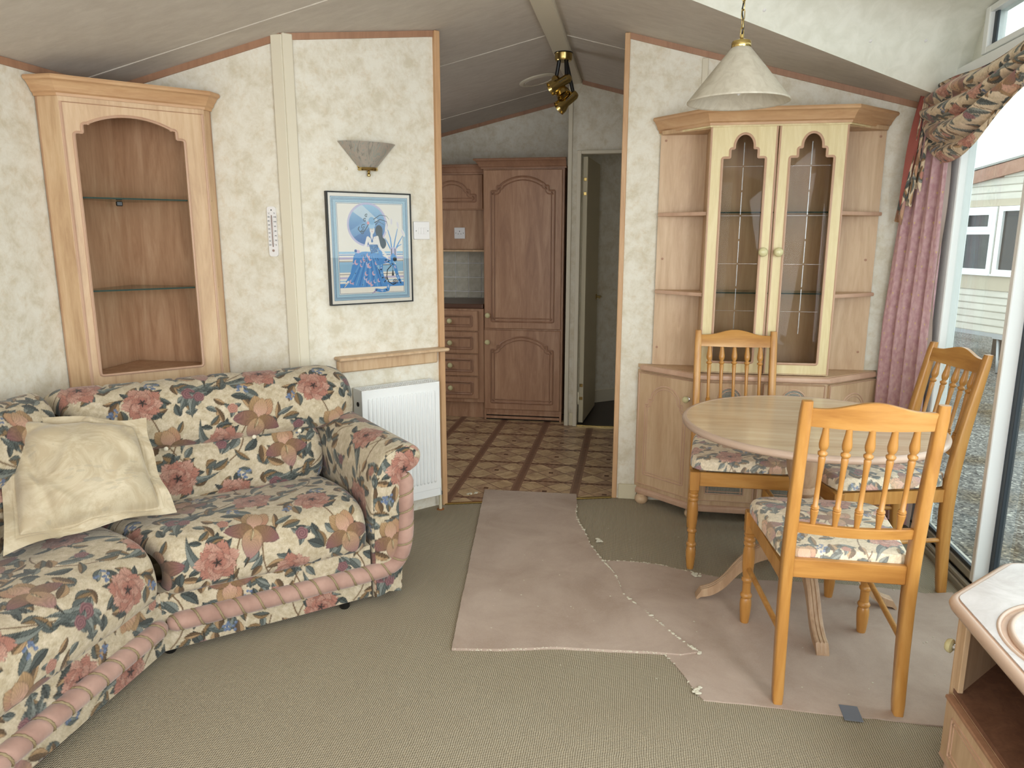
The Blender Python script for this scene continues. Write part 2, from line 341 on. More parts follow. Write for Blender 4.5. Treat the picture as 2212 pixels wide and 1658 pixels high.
def cathedral(x0, x1, z0, z1, s1=(.03, .03), s2=(.02, .0), arc=.04, r=.006, n=14):
    """opening with stepped shoulders and an arched head"""
    a = z1 - arc; b = a - s2[1]; c = b - s1[1]
    R = [(x1, c), (x1 - s1[0], c), (x1 - s1[0], b), (x1 - s1[0] - s2[0], b), (x1 - s1[0] - s2[0], a)]
    if s2[1] == 0: R = R[:3] + [(x1 - s1[0] - s2[0], a)]
    ax0, ax1 = x0 + s1[0] + s2[0], x1 - s1[0] - s2[0]; hw = (ax1 - ax0) / 2; cx = (ax0 + ax1) / 2
    if arc >= hw * .95: A = [(cx + hw * math.cos(PI * k / n), a + arc * math.sin(PI * k / n)) for k in range(1, n)]
    else:
        Rr = (hw * hw + arc * arc) / (2 * arc); th = math.asin(hw / Rr); A = [(cx + Rr * math.sin(th - 2 * th * k / n), a + Rr * (math.cos(th - 2 * th * k / n) - math.cos(th))) for k in range(1, n)]
    L = [(x0 + x1 - p[0], p[1]) for p in R[::-1]]
    pts = [(x0, z0), (x1, z0)] + R
    base = fillet(pts + A + L, r, 3)
    return base
def inset(loop, d):
    """shrink a loop by moving each point along its inward normal (xz plane)"""
    out = []; N = len(loop); A = sum(loop[i][0] * loop[(i + 1) % N][1] - loop[(i + 1) % N][0] * loop[i][1] for i in range(N)); sg = 1 if A > 0 else -1
    for i in range(N):
        a, b = Vector(loop[i - 1]), Vector(loop[(i + 1) % N]); t = (b - a)
        if t.length < 1e-9: out.append(loop[i]); continue
        t.normalize(); out.append((loop[i][0] - t.y * sg * d, loop[i][1] + t.x * sg * d))
    return out
def rect(x0, x1, z0, z1): return [(x0, z0), (x1, z0), (x1, z1), (x0, z1)]
def bead(mb, loop, y, r=.004, M=None, n=6):
    pts = [Vector((p[0], y, p[1])) for p in loop]
    if M is not None: pts = [M @ p for p in pts]
    q = [pts[0]]
    for p in pts[1:]:
        if (p - q[-1]).length > 1e-4: q.append(p)
    return mb.tube(q, r, n, closed=True)
def knob(parent, loc, rot=(0, 0, 0), r=.016, name='knob', metal='chrome'):
    """round cream knob on a metal foot, pointing along local -Y, one mesh with two materials"""
    Mx = Matrix.Rotation(PI / 2, 4, 'X'); mb = MB()
    mb.lathe([(.0, 0), (r * .75, 0), (r * .75, .003), (r * .45, .006), (r * .45, .014), (r * .8, .018)], 16, M=Mx); nf = len(mb.bm.faces)
    mb.lathe([(r * .6, .014), (r, .018), (r * 1.02, .024), (r * .8, .031), (r * .4, .034), (0, .0345)], 16, M=Mx)
    mb.bm.faces.ensure_lookup_table()
    for f in mb.bm.faces[nf:]: f.material_index = 1
    me = mb.me(name); me.materials.append(MAT[metal]); me.materials.append(MAT['cream_knob'])
    return link(name, me, None, parent, loc=loc, rot=rot, smooth=50)
# ================================================================ the setting
ZR, XR, SL, SR = 2.468, -.45, .232, .267
def zmain(x): return ZR - (SL * (XR - x) if x < XR else SR * (x - XR))
def struct(name, mb, mat, label=None, parent=None, **kw):
    o = mb.go(name, mat, parent, **kw) if isinstance(mb, MB) else link(name, mb, mat, parent, **kw)
    if not parent: o['kind'] = 'structure'
    if label: o['label'] = label
    return o
def flat(name, pts, mat, th=.02, d=(0, 0, -1), label=None):
    mb = MB(); d = Vector(d) * th; P = [Vector(p) for p in pts]; mb.skin([P, [p + d for p in P]]); return struct(name, mb, mat, label)
flat('floor', [(-2.3, -1.3, 0), (1.4, -1.3, 0), (1.4, 3.82, 0), (-.075, 3.815, 0), (-.973, 3.575, 0), (-1.5, 3.05, 0), (-2.3, 3.05, 0)], 'carpet', label='olive beige looped carpet over the lounge floor')
flat('floor', [(-2.3, 3.05, 0), (-1.5, 3.05, 0), (-.973, 3.575, 0), (-.075, 3.815, 0), (1.4, 3.82, 0), (1.4, 5.33, 0), (-.47, 5.33, 0), (-.47, 6, 0), (-2.3, 6, 0)], 'kitchen_vinyl', label='brown vinyl kitchen floor printed with lattice and small tiles')
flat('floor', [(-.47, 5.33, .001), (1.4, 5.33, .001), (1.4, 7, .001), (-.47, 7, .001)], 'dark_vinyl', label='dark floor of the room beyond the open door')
def wall(name, p, q, th=.03, z0=0, top=None, mat='wall_paper', label=None, side=1):
    """upright wall between two plan points; its top follows the roof; the thickness goes to the left of p->q times side"""
    p, q = Vector(p), Vector(q); d = (q - p).normalized(); n = Vector((-d.y, d.x)) * side * th; ts = {0., 1.}
    if (p.x - XR) * (q.x - XR) < 0: ts.add((XR - p.x) / (q.x - p.x))
    ts = sorted(ts); P = [p.lerp(q, t) for t in ts]; zt = [(zmain(a.x) if top is None else top) for a in P]
    F = [Vector((a.x, a.y, z0)) for a in (P[0], P[-1])] + [Vector((a.x, a.y, z)) for a, z in zip(P[::-1], zt[::-1])]
    mb = MB(); mb.skin([F, [f + Vector((n.x, n.y, 0)) for f in F]]); return struct(name, mb, mat, label)
wall('wall_left', (-2.3, -1.3), (-2.3, 6))
wall('wall_corner', (-2.3, 3.05), (-1.475, 3.05))
wall('wall_angled', (-1.49, 3.05), (-.973, 3.566), th=.035)
wall('wall_dining', (-.06, 3.82), (1.4, 3.82), th=.035)
wall('wall_kitchen', (-2.3, 5.95), (-.47, 5.95))
wall('wall_kitchen_end', (-.49, 5.335), (-.49, 5.95), side=1, th=-.03)
# hall wall with the doorway
mb = MB(); F = [(-.49, 0), (-.405, 0), (-.405, 1.975), (.30, 1.975), (.30, 0), (1.4, 0), (1.4, zmain(1.4)), (XR, ZR), (-.49, zmain(-.49))]
mb.plate([[(a, b) for a, b in F]], 5.365, d0=5.33); struct('wall_hall', mb, 'wall_paper')
wall('wall_hall_back', (-.47, 6.02), (.6, 6.8), th=.03)
wall('wall_hall_side', (.31, 5.37), (.31, 6.8), th=-.03)
# side wall on the patio side: solid past the window, header zone above
mb = MB(); mb.box(1.4, 1.44, 3.72, 6, 0, 1.975); mb.box(1.4, 1.44, -1.3, 1.0, 0, 1.97); struct('wall_patio', mb, 'wall_paper')
mb = MB(); mb.box(1.4, 1.44, 3.47, 3.75, 1.97, 2.42); mb.box(1.4, 1.44, -1.3, 3.47, 2.30, 2.46); mb.box(1.4, 1.44, 1.0, 3.72, 2.02, 2.13); mb.box(1.4, 1.44, -1.3, 1.0, 1.97, 2.4); struct('wall_patio', mb, 'dormer_board')
wall('wall_front', (1.4, -1.3), (-2.3, -1.3))
for nm, M_, w_, lab in (('front_lamp_frame', Matrix.Translation((-.45, -1.272, 1.35)) @ Matrix.Rotation(0, 4, 'Z'), 2.9, 'wide frame added round the front window lamp, behind the viewpoint'), ('side_lamp_frame', Matrix.Translation((1.392, .25, 1.2)) @ Matrix.Rotation(PI / 2, 4, 'Z'), 1.5, 'frame added round the side fill lamp near the viewpoint')):
    struct(nm, MB().plate([rect(-w_ / 2 - .06, w_ / 2 + .06, -.76, .76), rect(-w_ / 2, w_ / 2, -.7, .7)], .02, M=M_, d0=-.02), 'upvc_white', lab)  # bare frames added round the area lamps; the walls stay closed behind
# ceiling
def slab(name, pts, mat, label):
    mb = MB(); P = [Vector(p) for p in pts]; mb.skin([P, [p + Vector((0, 0, .03)) for p in P]]); return struct(name, mb, mat, label)
slab('ceiling', [(-2.3, -1.3, zmain(-2.3)), (XR, -1.3, ZR), (XR, 7, ZR), (-2.3, 7, zmain(-2.3))], 'ceiling_board', 'left slope of the ceiling')
VA, VB = (-.45, 2.848), (1.4, 3.68)
slab('ceiling', [(XR, VA[1], ZR), (1.4, VB[1], zmain(1.4)), (1.4, 7, zmain(1.4)), (XR, 7, ZR)], 'ceiling_board', 'right slope of the ceiling over the dining end')
dv = Vector((VB[0] - VA[0], VB[1] - VA[1])); dvn = dv.normalized(); nv = Vector((dvn.y, -dvn.x))
xs = np.linspace(0, 1, 60); tt = np.concatenate([np.linspace(0, .4, 50), np.linspace(.45, 4.6, 25)])
P = np.zeros((75, 60, 3))
for j, t in enumerate(tt):
    for i, s_ in enumerate(xs):
        xq = VA[0] + dv.x * s_; y0 = VA[1] + dv.y * s_; y = y0 - t / max(.15, -nv.y); zi = 2.468 - .075 * (xq - XR); f = 1 - math.exp(-(t / .075) ** 1.1)
        P[j, i] = (xq, y, zmain(xq) + (zi - zmain(xq)) * f)
dorm = grid('ceiling', P, 'dormer_board', flip=True); dorm['kind'] = 'structure'; dorm['label'] = 'cream raised ceiling over the patio doors, curving down to the dining end'
for px_, t_ in ((.47, .03), (.93, .035), (1.17, .06)):
    s_ = (px_ - VA[0]) / dv.x; y0 = VA[1] + dv.y * s_; zi = 2.468 - .075 * (px_ - XR); f = 1 - math.exp(-(t_ / .075) ** 1.1); z = zmain(px_) + (zi - zmain(px_)) * f
    nrm = Vector((nv.x, nv.y, -.9)).normalized(); q = nrm.to_track_quat('Z', 'Y').to_matrix().to_4x4(); q.translation = (px_, y0 - t_ / -nv.y, z)
    MB().lathe([(0, -.004), (.007, -.002), (.007, .001), (.004, .003), (0, .0035)], 12, M=q).go('screw_cap', 'white_plastic', dorm, smooth=40)
# ridge beam, ceiling seams, trims
mb = MB(); mb.box(-.508, -.402, -1.2, 5.33, 2.432, 2.47, .006); struct('trim_1', mb, 'cream_strip', 'cream boxed ridge beam running down the ceiling')
def strip(name, a, b, w, th, mat, label=None, up=(0, 0, 1)):
    a, b = Vector(a), Vector(b); d = (b - a); L_ = d.length; d.normalize(); y = Vector(up).cross(d).normalized(); z = d.cross(y)
    M_ = Matrix((d, y, z)).transposed().to_4x4(); M_.translation = a
    return struct(name, MB().box(0, L_, -w / 2, w / 2, -th / 2, th / 2, min(w, th) * .25, M=M_), mat, label)
def cz(x, d=.006): return zmain(x) - d
n_ = 2
for a, b in (((-2.3, 2.885), (-.51, 2.885)), ((-2.3, 4.156), (-.51, 4.156)), ((-2.3, 5.45), (-.51, 5.45)), ((-.40, 4.17), (1.4, 4.17))):
    strip('trim_%d' % n_, (a[0], a[1], cz(a[0], .001)), (b[0], b[1], cz(b[0], .001)), .016, .005, 'ceiling_board', 'thin ceiling joint strip'); n_ += 1
def wtrim(a, b, out, w=.027, mat='trim_wood', label='brown timber edging along the top of the wall'):
    """edging strip under the ceiling on a wall from a to b; out = unit vector into the room"""
    global n_
    mb = MB(); o = Vector((out[0], out[1], 0)); A, B = Vector((a[0], a[1], 0)), Vector((b[0], b[1], 0)); R = []
    for p in (A, B):
        z = zmain(p.x); R.append([p + Vector((0, 0, z - w)), p + Vector((0, 0, z)), p + o * .008 + Vector((0, 0, z)), p + o * .008 + Vector((0, 0, z - w))])
    mb.skin(R); struct('trim_%d' % n_, mb, mat, label); n_ += 1
wtrim((-2.3, -1.3), (-2.3, 3.05), (1, 0)); wtrim((-2.3, 3.05), (-1.49, 3.05), (0, -1)); r_ = math.sqrt(.5)
wtrim((-1.49, 3.05), (-.973, 3.566), (r_, -r_)); wtrim((-.06, 3.82), (1.4, 3.82), (0, -1)); wtrim((-.40, 5.33), (1.4, 5.33), (0, -1)); wtrim((-2.3, 5.95), (-.49, 5.95), (0, -1))
# vertical posts
def post(x, y, z0, z1, w, d, rz, mat, label, bev=.003):
    global n_
    M_ = Matrix.Rotation(rz, 4, 'Z'); M_.translation = (x, y, 0); struct('trim_%d' % n_, MB().box(-w / 2, w / 2, -d / 2, d / 2, z0, z1, bev, M=M_), mat, label); n_ += 1
post(-1.505, 3.043, 0, zmain(-1.5) - .002, .05, .012, 0, 'cream_strip', 'cream cover strip on the wall corner')
post(-1.468, 3.064, 0, zmain(-1.47) - .002, .045, .012, PI / 4, 'cream_strip', 'cream cover strip where the angled wall begins')
post(-.967, 3.572, 0, zmain(-.97) - .002, .028, .045, PI / 4, 'jamb_wood', 'pale timber edge of the kitchen opening by the radiator')
post(-.071, 3.835, 0, zmain(-.07) - .002, .026, .05, 0, 'jamb_wood', 'pale timber edge of the kitchen opening by the dining cabinet')
post(.30, 3.816, 0, zmain(.3) - .03, .03, .006, 0, 'cream_strip', 'cream joint strip on the dining wall')
post(-.475, 5.32, 0, zmain(-.475) - .004, .03, .02, 0, 'cream_strip', 'cream corner strip beside the tall cupboard')
strip('baseboard_dining', (-.05, 3.812, .042), (.05, 3.812, .042), .014, .084, 'cream_paint', 'cream skirting block beside the dining cabinet')
strip('baseboard_hall', (-.455, 5.322, .05), (-.41, 5.322, .05), .014, .1, 'cream_paint', 'cream skirting block by the hall door')
strip('baseboard_hall_back', (-.44, 6.03, .055), (.3, 6.585, .055), .014, .11, 'cream_strip', 'white skirting in the dark room')
a, b = Vector((-.965, 3.56, .004)), Vector((-.085, 3.812, .004)); strip('trim_%d' % n_, a, b, .02, .008, 'brass', 'thin brass threshold bar at the kitchen opening'); n_ += 1
strip('trim_%d' % n_, (-.4, 5.325, .004), (.3, 5.325, .004), .02, .008, 'brass', 'thin brass threshold bar at the hall door'); n_ += 1
# hall door: frame and a leaf swung away
mb = MB(); mb.box(-.425, -.395, 5.30, 5.38, 0, 1.99, .003); mb.box(-.395, .30, 5.30, 5.38, 1.965, 1.99, .003); mb.box(.30, .33, 5.30, 5.38, 0, 1.99, .003); struct('trim_%d' % n_, mb, 'cream_strip', 'cream frame round the hall doorway'); n_ += 1
dr = thing('door_1', 'cream hall door swung open into the dark room', 'door', (-.388, 5.385, 0), math.radians(84.5)); dr['kind'] = 'structure'; del dr['category']
MB().box(0, .60, -.035, 0, .012, 1.955, .002).go('door_leaf', 'cream_paint', dr)
hd = MB().lathe([(.022, 0), (.022, .006), (.009, .008), (.009, .04)], 16, M=Matrix.Translation((.54, -.035, .925)) @ Matrix.Rotation(PI / 2, 4, 'X')).box(.44, .55, -.082, -.070, .918, .932, .004).go('door_handle', 'brass', dr, smooth=40)
for z in (1.70, 1.80, .3, .2): MB().box(-.004, .014, -.03, -.006, z - .012, z + .012, .002).go('hinge', 'brass', dr)
# patio door -------------------------------------------------------------
wd = bpy.data.objects.new('window_1', None); COL.objects.link(wd); wd['kind'] = 'structure'; wd['label'] = 'white sliding patio door with clear glass'
X0, X1 = 1.352, 1.412
mb = MB(); mb.box(1.335, 1.44, 1.0, 3.72, -.02, .028, .003); mb.box(1.345, 1.362, 1.0, 3.72, .028, .045, .002); mb.box(1.385, 1.40, 1.0, 3.72, .028, .05, .002); mb.go('track', 'alu', wd, label='grooved aluminium floor track')
MB().box(1.364, 1.383, 1.0, 3.72, .027, .031).go('track_groove', 'gasket', wd)
MB().box(1.35, 1.44, 1.0, 3.72, 1.96, 2.02, .003).go('head_frame', 'upvc_white', wd)
MB().box(1.352, 1.44, 3.665, 3.72, 0, 1.97, .003).go('side_frame', 'upvc_white', wd)
MB().box(1.352, 1.368, 3.640, 3.700, .03, 1.97, .002).go('gasket', 'gasket', wd, label='dark brush seal')
MB().box(1.366, 1.43, 3.535, 3.643, .05, 1.965, .004).go('stile', 'upvc_white', wd)
MB().box(1.366, 1.421, 2.942, 2.972, .05, 1.965, .003).go('stile', 'upvc_white', wd)
MB().box(1.420, 1.442, 2.915, 2.945, .03, 1.965, .002).go('gasket', 'gasket', wd)
MB().box(1.366, 1.42, 2.970, 3.535, .05, .085, .003).go('bottom_rail', 'alu', wd); MB().box(1.375, 1.392, 2.972, 3.535, .082, .10, .002).go('glazing_bead', 'gasket', wd)
MB().box(1.402, 1.44, 1.1, 2.93, .045, .085, .003).go('bottom_rail', 'alu', wd)
MB().box(1.366, 1.42, 1.0, 1.1, .05, 1.965, .004).go('stile', 'upvc_white', wd)
MB().box(1.396, 1.402, 2.97, 3.54, .08, 1.965).go('glass_pane', 'pane_glass', wd); MB().box(1.428, 1.433, 1.1, 2.925, .08, 1.965).go('glass_pane', 'pane_glass', wd)
# header beam and clerestory
beam = struct('trim_%d' % n_, MB().box(1.345, 1.40, 1.0, 3.662, 2.02, 2.112, .004), 'upvc_white', 'white grained header beam over the patio door'); n_ += 1
w2 = bpy.data.objects.new('window_2', None); COL.objects.link(w2); w2['kind'] = 'structure'; w2['label'] = 'narrow high window above the header beam'
mb = MB(); mb.box(1.372, 1.44, 3.43, 3.47, 2.13, 2.31, .003); mb.box(1.372, 1.44, 1.0, 3.43, 2.13, 2.155, .003); mb.box(1.372, 1.44, 1.0, 3.43, 2.285, 2.31, .003); mb.go('window_frame', 'upvc_white', w2)
MB().box(1.392, 1.402, 3.405, 3.432, 2.15, 2.29, .002).box(1.392, 1.402, 1.0, 3.43, 2.152, 2.165, .002).go('gasket', 'gasket', w2)
MB().box(1.405, 1.41, 1.0, 3.43, 2.15, 2.29).go('glass_pane', 'pane_glass', w2)
# ground and sky side
flat('floor_outside', [(1.46, -30, -.55), (60, -30, -.55), (60, 60, -.55), (1.46, 60, -.55)], 'gravel', th=.05, label='grey gravel ground outside the patio door')

# ================================================================ painted print for the fabrics (vertex colours)
def smooth_noise(n, k, seed):
    r = np.random.RandomState(seed).randn(n, n); F = np.fft.fft2(r); f = np.fft.fftfreq(n)[:, None] ** 2 + np.fft.fftfreq(n)[None] ** 2
    a = np.real(np.fft.ifft2(F * np.exp(-f * (k * n) ** 2 / 2))); return a / a.std()
TS, TN = .64, 800
CAN = np.ones((TN, TN, 3)) * np.array([214, 196, 164]) / 255.
nA, nB = smooth_noise(TN, .012, 1), smooth_noise(TN, .05, 2)
CAN += (nA * .018 + nB * .022)[..., None] * np.array([1, 1.05, 1.25])
def stamp(cx, cy, R, fn, rot=0, flip=1, al=1.0):
    s = TN / TS; r = int(R * s) + 2; ix, iy = int(cx * s), int(cy * s); g = np.arange(-r, r + 1)
    X, Y = np.meshgrid(g / s - (cx - ix / s), g / s - (cy - iy / s)); c, q = math.cos(rot), math.sin(rot); x = (X * c + Y * q); y = (-X * q + Y * c) * flip
    mk, rgb = fn(x, y); jj = (iy + g) % TN; ii = (ix + g) % TN; A = np.clip(mk, 0, 1)[..., None] * al
    sub = CAN[np.ix_(jj, ii)]; CAN[np.ix_(jj, ii)] = sub * (1 - A) + np.clip(rgb, 0, 1) * A
def c3(*v): return np.array(v) / 255.
def lerp3(a, b, t): t = np.clip(t, 0, 1)[..., None]; return a * (1 - t) + b * t
def soft(d, w=.0009): return np.clip(d / w + .5, 0, 1)
def leaf(L, Wd, ca, cb, bend=0., tooth=0.):
    def f(x, y):
        t = x / L; yy = y - bend * L * (t * (1 - t)) * 2; w = Wd * np.sin(PI * np.clip(t, 0, 1) ** .85) ** .9 * (1 + tooth * np.sin(t * 60)); d = w - np.abs(yy)
        rgb = lerp3(ca, cb, .5 + .5 * np.tanh(yy / (Wd * .25))); vein = np.sin((np.abs(yy) * 1.3 - x * .8) * 900) * .045
        rgb = rgb + vein[..., None]; rgb = lerp3(rgb, rgb * .6, soft(.0012 - np.abs(yy), .001)); rgb = lerp3(rgb, rgb * .72, soft(.0018 - d, .002)); return soft(d) * (t > 0) * (t < 1), rgb
    return f
def petal(L, Wd, cin, cout, serr=.1, rib=700, e=.55, edge=.7):
    def f(x, y):
        t = np.clip(x / L, 0, 1); w = Wd * np.sin(PI * np.clip(t, 0, 1) ** (1 / e * .55)) ** .7; th = np.arctan2(y, x + L * .15); wob = 1 + serr * np.sin(th * 38) * (t > .55); d = np.minimum(w - np.abs(y), L * wob - np.hypot(x, y))
        rgb = lerp3(cin, cout, t ** 1.2 + .12 * np.sin(th * rib / 12)); rgb = rgb * (1 + .07 * np.sin(th * rib / 7))[..., None]; rgb = lerp3(rgb, rgb * edge, soft(.0016 - d, .002)); return soft(d) * (x > 0), rgb
    return f
SAL, SALL, SALD, PLU, PLUL, PLUD = c3(196, 132, 112), c3(214, 164, 142), c3(158, 98, 84), c3(140, 92, 96), c3(172, 126, 124), c3(108, 68, 74)
SLA, SLAL, SLAD, OCH, OCHL, OCHD = c3(92, 100, 96), c3(138, 144, 136), c3(72, 77, 74), c3(150, 116, 76), c3(190, 152, 108), c3(104, 80, 56); BLU, BLUL = c3(96, 114, 150), c3(142, 158, 186)
def carnation(cx, cy, S=.075, rot=0, c=(SALD, SAL, SALL)):
    R_ = np.random.RandomState(int(cx * 999 + cy * 77))
    for a in (2.4, 3.1, 3.9, -.5): stamp(cx, cy, S * 1.5, leaf(S * 1.25, S * .22, SLA, SLAD, .1, .06), rot + a + 1)
    for ring, (n, l, w) in enumerate(((9, 1.0, .36), (8, .8, .32), (7, .6, .28), (5, .4, .22))):
        for k in range(n):
            a = rot + 2 * PI * (k + .5 * (ring % 2)) / n + R_.uniform(-.15, .15); q = R_.uniform(.9, 1.08)
            stamp(cx, cy, S * 1.15, petal(S * l * q, S * w, c[0], (c[1] if (k + ring) % 2 else c[2]), .13, 700), a)
    for k in range(5): stamp(cx, cy, S, leaf(S * .24, S * .04, SALD * .7, SLA), rot + k * 1.3)
def iris(cx, cy, S=.085, rot=0):
    stamp(cx, cy, S * 1.6, leaf(S * 1.5, S * .12, SLA, OCHD, .1), rot - PI / 2)
    for a, l, w, c0, c1 in ((PI / 2 + .35, 1., .34, OCH, OCHL), (PI / 2 - .35, 1., .34, SAL, OCHL), (PI / 2, .9, .3, SALL, OCHL)): stamp(cx, cy, S * 1.2, petal(S * l, S * w, c0, c1, .04, 500, .6), rot + a)
    for a, l, w, c0, c1 in ((-.25, 1.05, .34, OCH, PLU), (PI + .25, 1.05, .34, OCH, PLU), (-PI / 2 + .1, 1.15, .38, OCHL, PLUL), ): stamp(cx, cy, S * 1.3, petal(S * l, S * w, c0, c1, .07, 900, .7), rot + a)
    stamp(cx, cy, S, leaf(S * .5, S * .07, OCHL, c3(220, 196, 150)), rot - PI / 2)
def rose(cx, cy, S=.026, c=(PLUD, PLU, PLUL)):
    def f(x, y):
        r = np.hypot(x, y); th = np.arctan2(y, x); d = S * (1 + .07 * np.sin(th * 5)) - r; g = .5 + .5 * np.sin(r / S * 17 - th * 1.); rgb = lerp3(c[0], c[2], g); rgb = lerp3(rgb, c[1], .35 + 0 * r); return soft(d), rgb
    for a in (.4, 2.5, 4.4): stamp(cx, cy, S * 3, leaf(S * 2., S * .5, SLA, SLAL, .1, .08), a)
    stamp(cx, cy, S * 1.2, f)
def berries(cx, cy, n=9, sp=.022, seed=0):
    R_ = np.random.RandomState(seed + 50)
    for k in range(n):
        a, r, q = R_.uniform(0, 6.28), sp * math.sqrt(R_.rand()), R_.uniform(.0042, .0062); bx, by = cx + r * math.cos(a), cy + r * math.sin(a)
        stamp(bx, by, q * 1.3, (lambda q: lambda x, y: (soft(q - np.hypot(x, y)), lerp3(BLU, BLUL, soft(q * .4 - np.hypot(x + q * .3, y + q * .3), q))))(q))
def stem(pts, w=.0022, c=OCHD):
    for (x0, y0), (x1, y1) in zip(pts, pts[1:]):
        L_ = math.hypot(x1 - x0, y1 - y0); stamp(x0, y0, L_ * 1.1, (lambda L_: lambda x, y: (soft(w - np.abs(y)) * (x > -w) * (x < L_ + w), lerp3(c, c * 1.35, soft(y, w))))(L_), math.atan2(y1 - y0, x1 - x0))
def curve(x, y, a, L_, k, n=10):
    P = [(x, y)]
    for _ in range(n): a += k; x += L_ / n * math.cos(a); y += L_ / n * math.sin(a); P.append((x, y))
    return P
R_ = np.random.RandomState(5)
for x, y, a, L_, k in ((.1, .1, 1.2, .3, .12), (.4, .05, 2.0, .3, -.14), (.3, .4, .2, .3, .1), (.55, .5, 2.6, .28, -.16), (.05, .5, .4, .26, .2), (.5, .25, 4.2, .25, .12)): stem(curve(x, y, a, L_, k))
for k in range(170):
    a = R_.uniform(0, 6.28); kind = R_.randint(4); cx, cy = R_.rand() * TS, R_.rand() * TS
    ca, cb = ((SLA, SLAL), (SLAD, SLA), (OCH, SLA), (OCHD, OCHL))[kind]; stamp(cx, cy, .11, leaf(R_.uniform(.045, .078), R_.uniform(.010, .018), ca, cb, R_.uniform(-.25, .25), .05), a, 1)
for x, y, a, b in ((.18, .30, .5, .5), (.22, .28, .9, .4), (.47, .52, -.3, -.5), (.50, .50, 3.6, .4), (.02, .04, 3.9, -.4), (.36, .12, 2.2, .5)):
    stamp(x, y, .24, leaf(.19, .018, SLA, SLAL, b), a)
for x, y, s in ((.26, .05, 0), (.60, .33, 1), (.10, .44, 2), (.42, .38, 3), (.33, .60, 4)): berries(x, y, 11, .024, s)
iris(.14, .17, .088, .25); iris(.46, .25, .092, -.35); iris(.27, .53, .084, .1)
carnation(.33, .16, .074, .4); carnation(.58, .07, .07, 1.2); carnation(.06, .36, .072, 2.); carnation(.50, .46, .078, 3.)
rose(.22, .38, .024); rose(.255, .362, .02); rose(.37, .30, .019, (SALD, SAL, SALL)); rose(.62, .2, .022); rose(.03, .57, .02); rose(.42, .60, .017, (SALD, SAL, SALL))
_g = CAN.mean(-1, keepdims=True); CAN = _g + (CAN - _g) * .86
CAN = np.clip(CAN * (1 + .03 * smooth_noise(TN, .0015, 9)[..., None]), 0, 1); CANL = srgb2lin(CAN)
def flora(uv, can=CANL, ts=TS):
    """bilinear look-up of the repeating print at metric coordinates"""
    n = can.shape[0]; q = (uv / ts % 1) * n; i0 = np.floor(q).astype(int); f = q - i0; x0, y0 = i0[..., 0] % n, i0[..., 1] % n; x1, y1 = (x0 + 1) % n, (y0 + 1) % n; fx, fy = f[..., :1], f[..., 1:]
    return can[y0, x0] * (1 - fx) * (1 - fy) + can[y0, x1] * fx * (1 - fy) + can[y1, x0] * (1 - fx) * fy + can[y1, x1] * fx * fy
def arc(P):
    """cumulative length along each axis of a grid -> metric uv"""
    du = np.linalg.norm(np.diff(P, axis=1), axis=2).mean(0); dv_ = np.linalg.norm(np.diff(P, axis=0), axis=2).mean(1)
    u = np.concatenate([[0], np.cumsum(du)]); v = np.concatenate([[0], np.cumsum(dv_)]); U, V_ = np.meshgrid(u, v); return np.stack([U, V_], -1)
def wrinkle(U, V_, amp, seed, freq=9, n=9):
    R_ = np.random.RandomState(seed); o = np.zeros_like(U)
    for _ in range(n):
        a = R_.uniform(0, 6.28); f = freq * R_.uniform(.5, 2.2); o += np.sin((U * math.cos(a) + V_ * math.sin(a)) * f + R_.uniform(0, 6.28)) / n
    return o * amp
def catmull(pts, n):
    P = np.array(pts, float); P = np.vstack([2 * P[0] - P[1], P, 2 * P[-1] - P[-2]]); out = []; m_ = len(P) - 3
    for t in np.linspace(0, m_ - 1e-6, n):
        i = int(t); f = t - i; a, b, c, d = P[i:i + 4]; out.append(.5 * (2 * b + (c - a) * f + (2 * a - 5 * b + 4 * c - d) * f * f + (3 * b - a - 3 * c + d) * f ** 3))
    Q = np.array(out); s = np.concatenate([[0], np.cumsum(np.linalg.norm(np.diff(Q, axis=0), axis=1))]); t = np.linspace(0, s[-1], n)
    return np.stack([np.interp(t, s, Q[:, k]) for k in range(Q.shape[1])], -1)
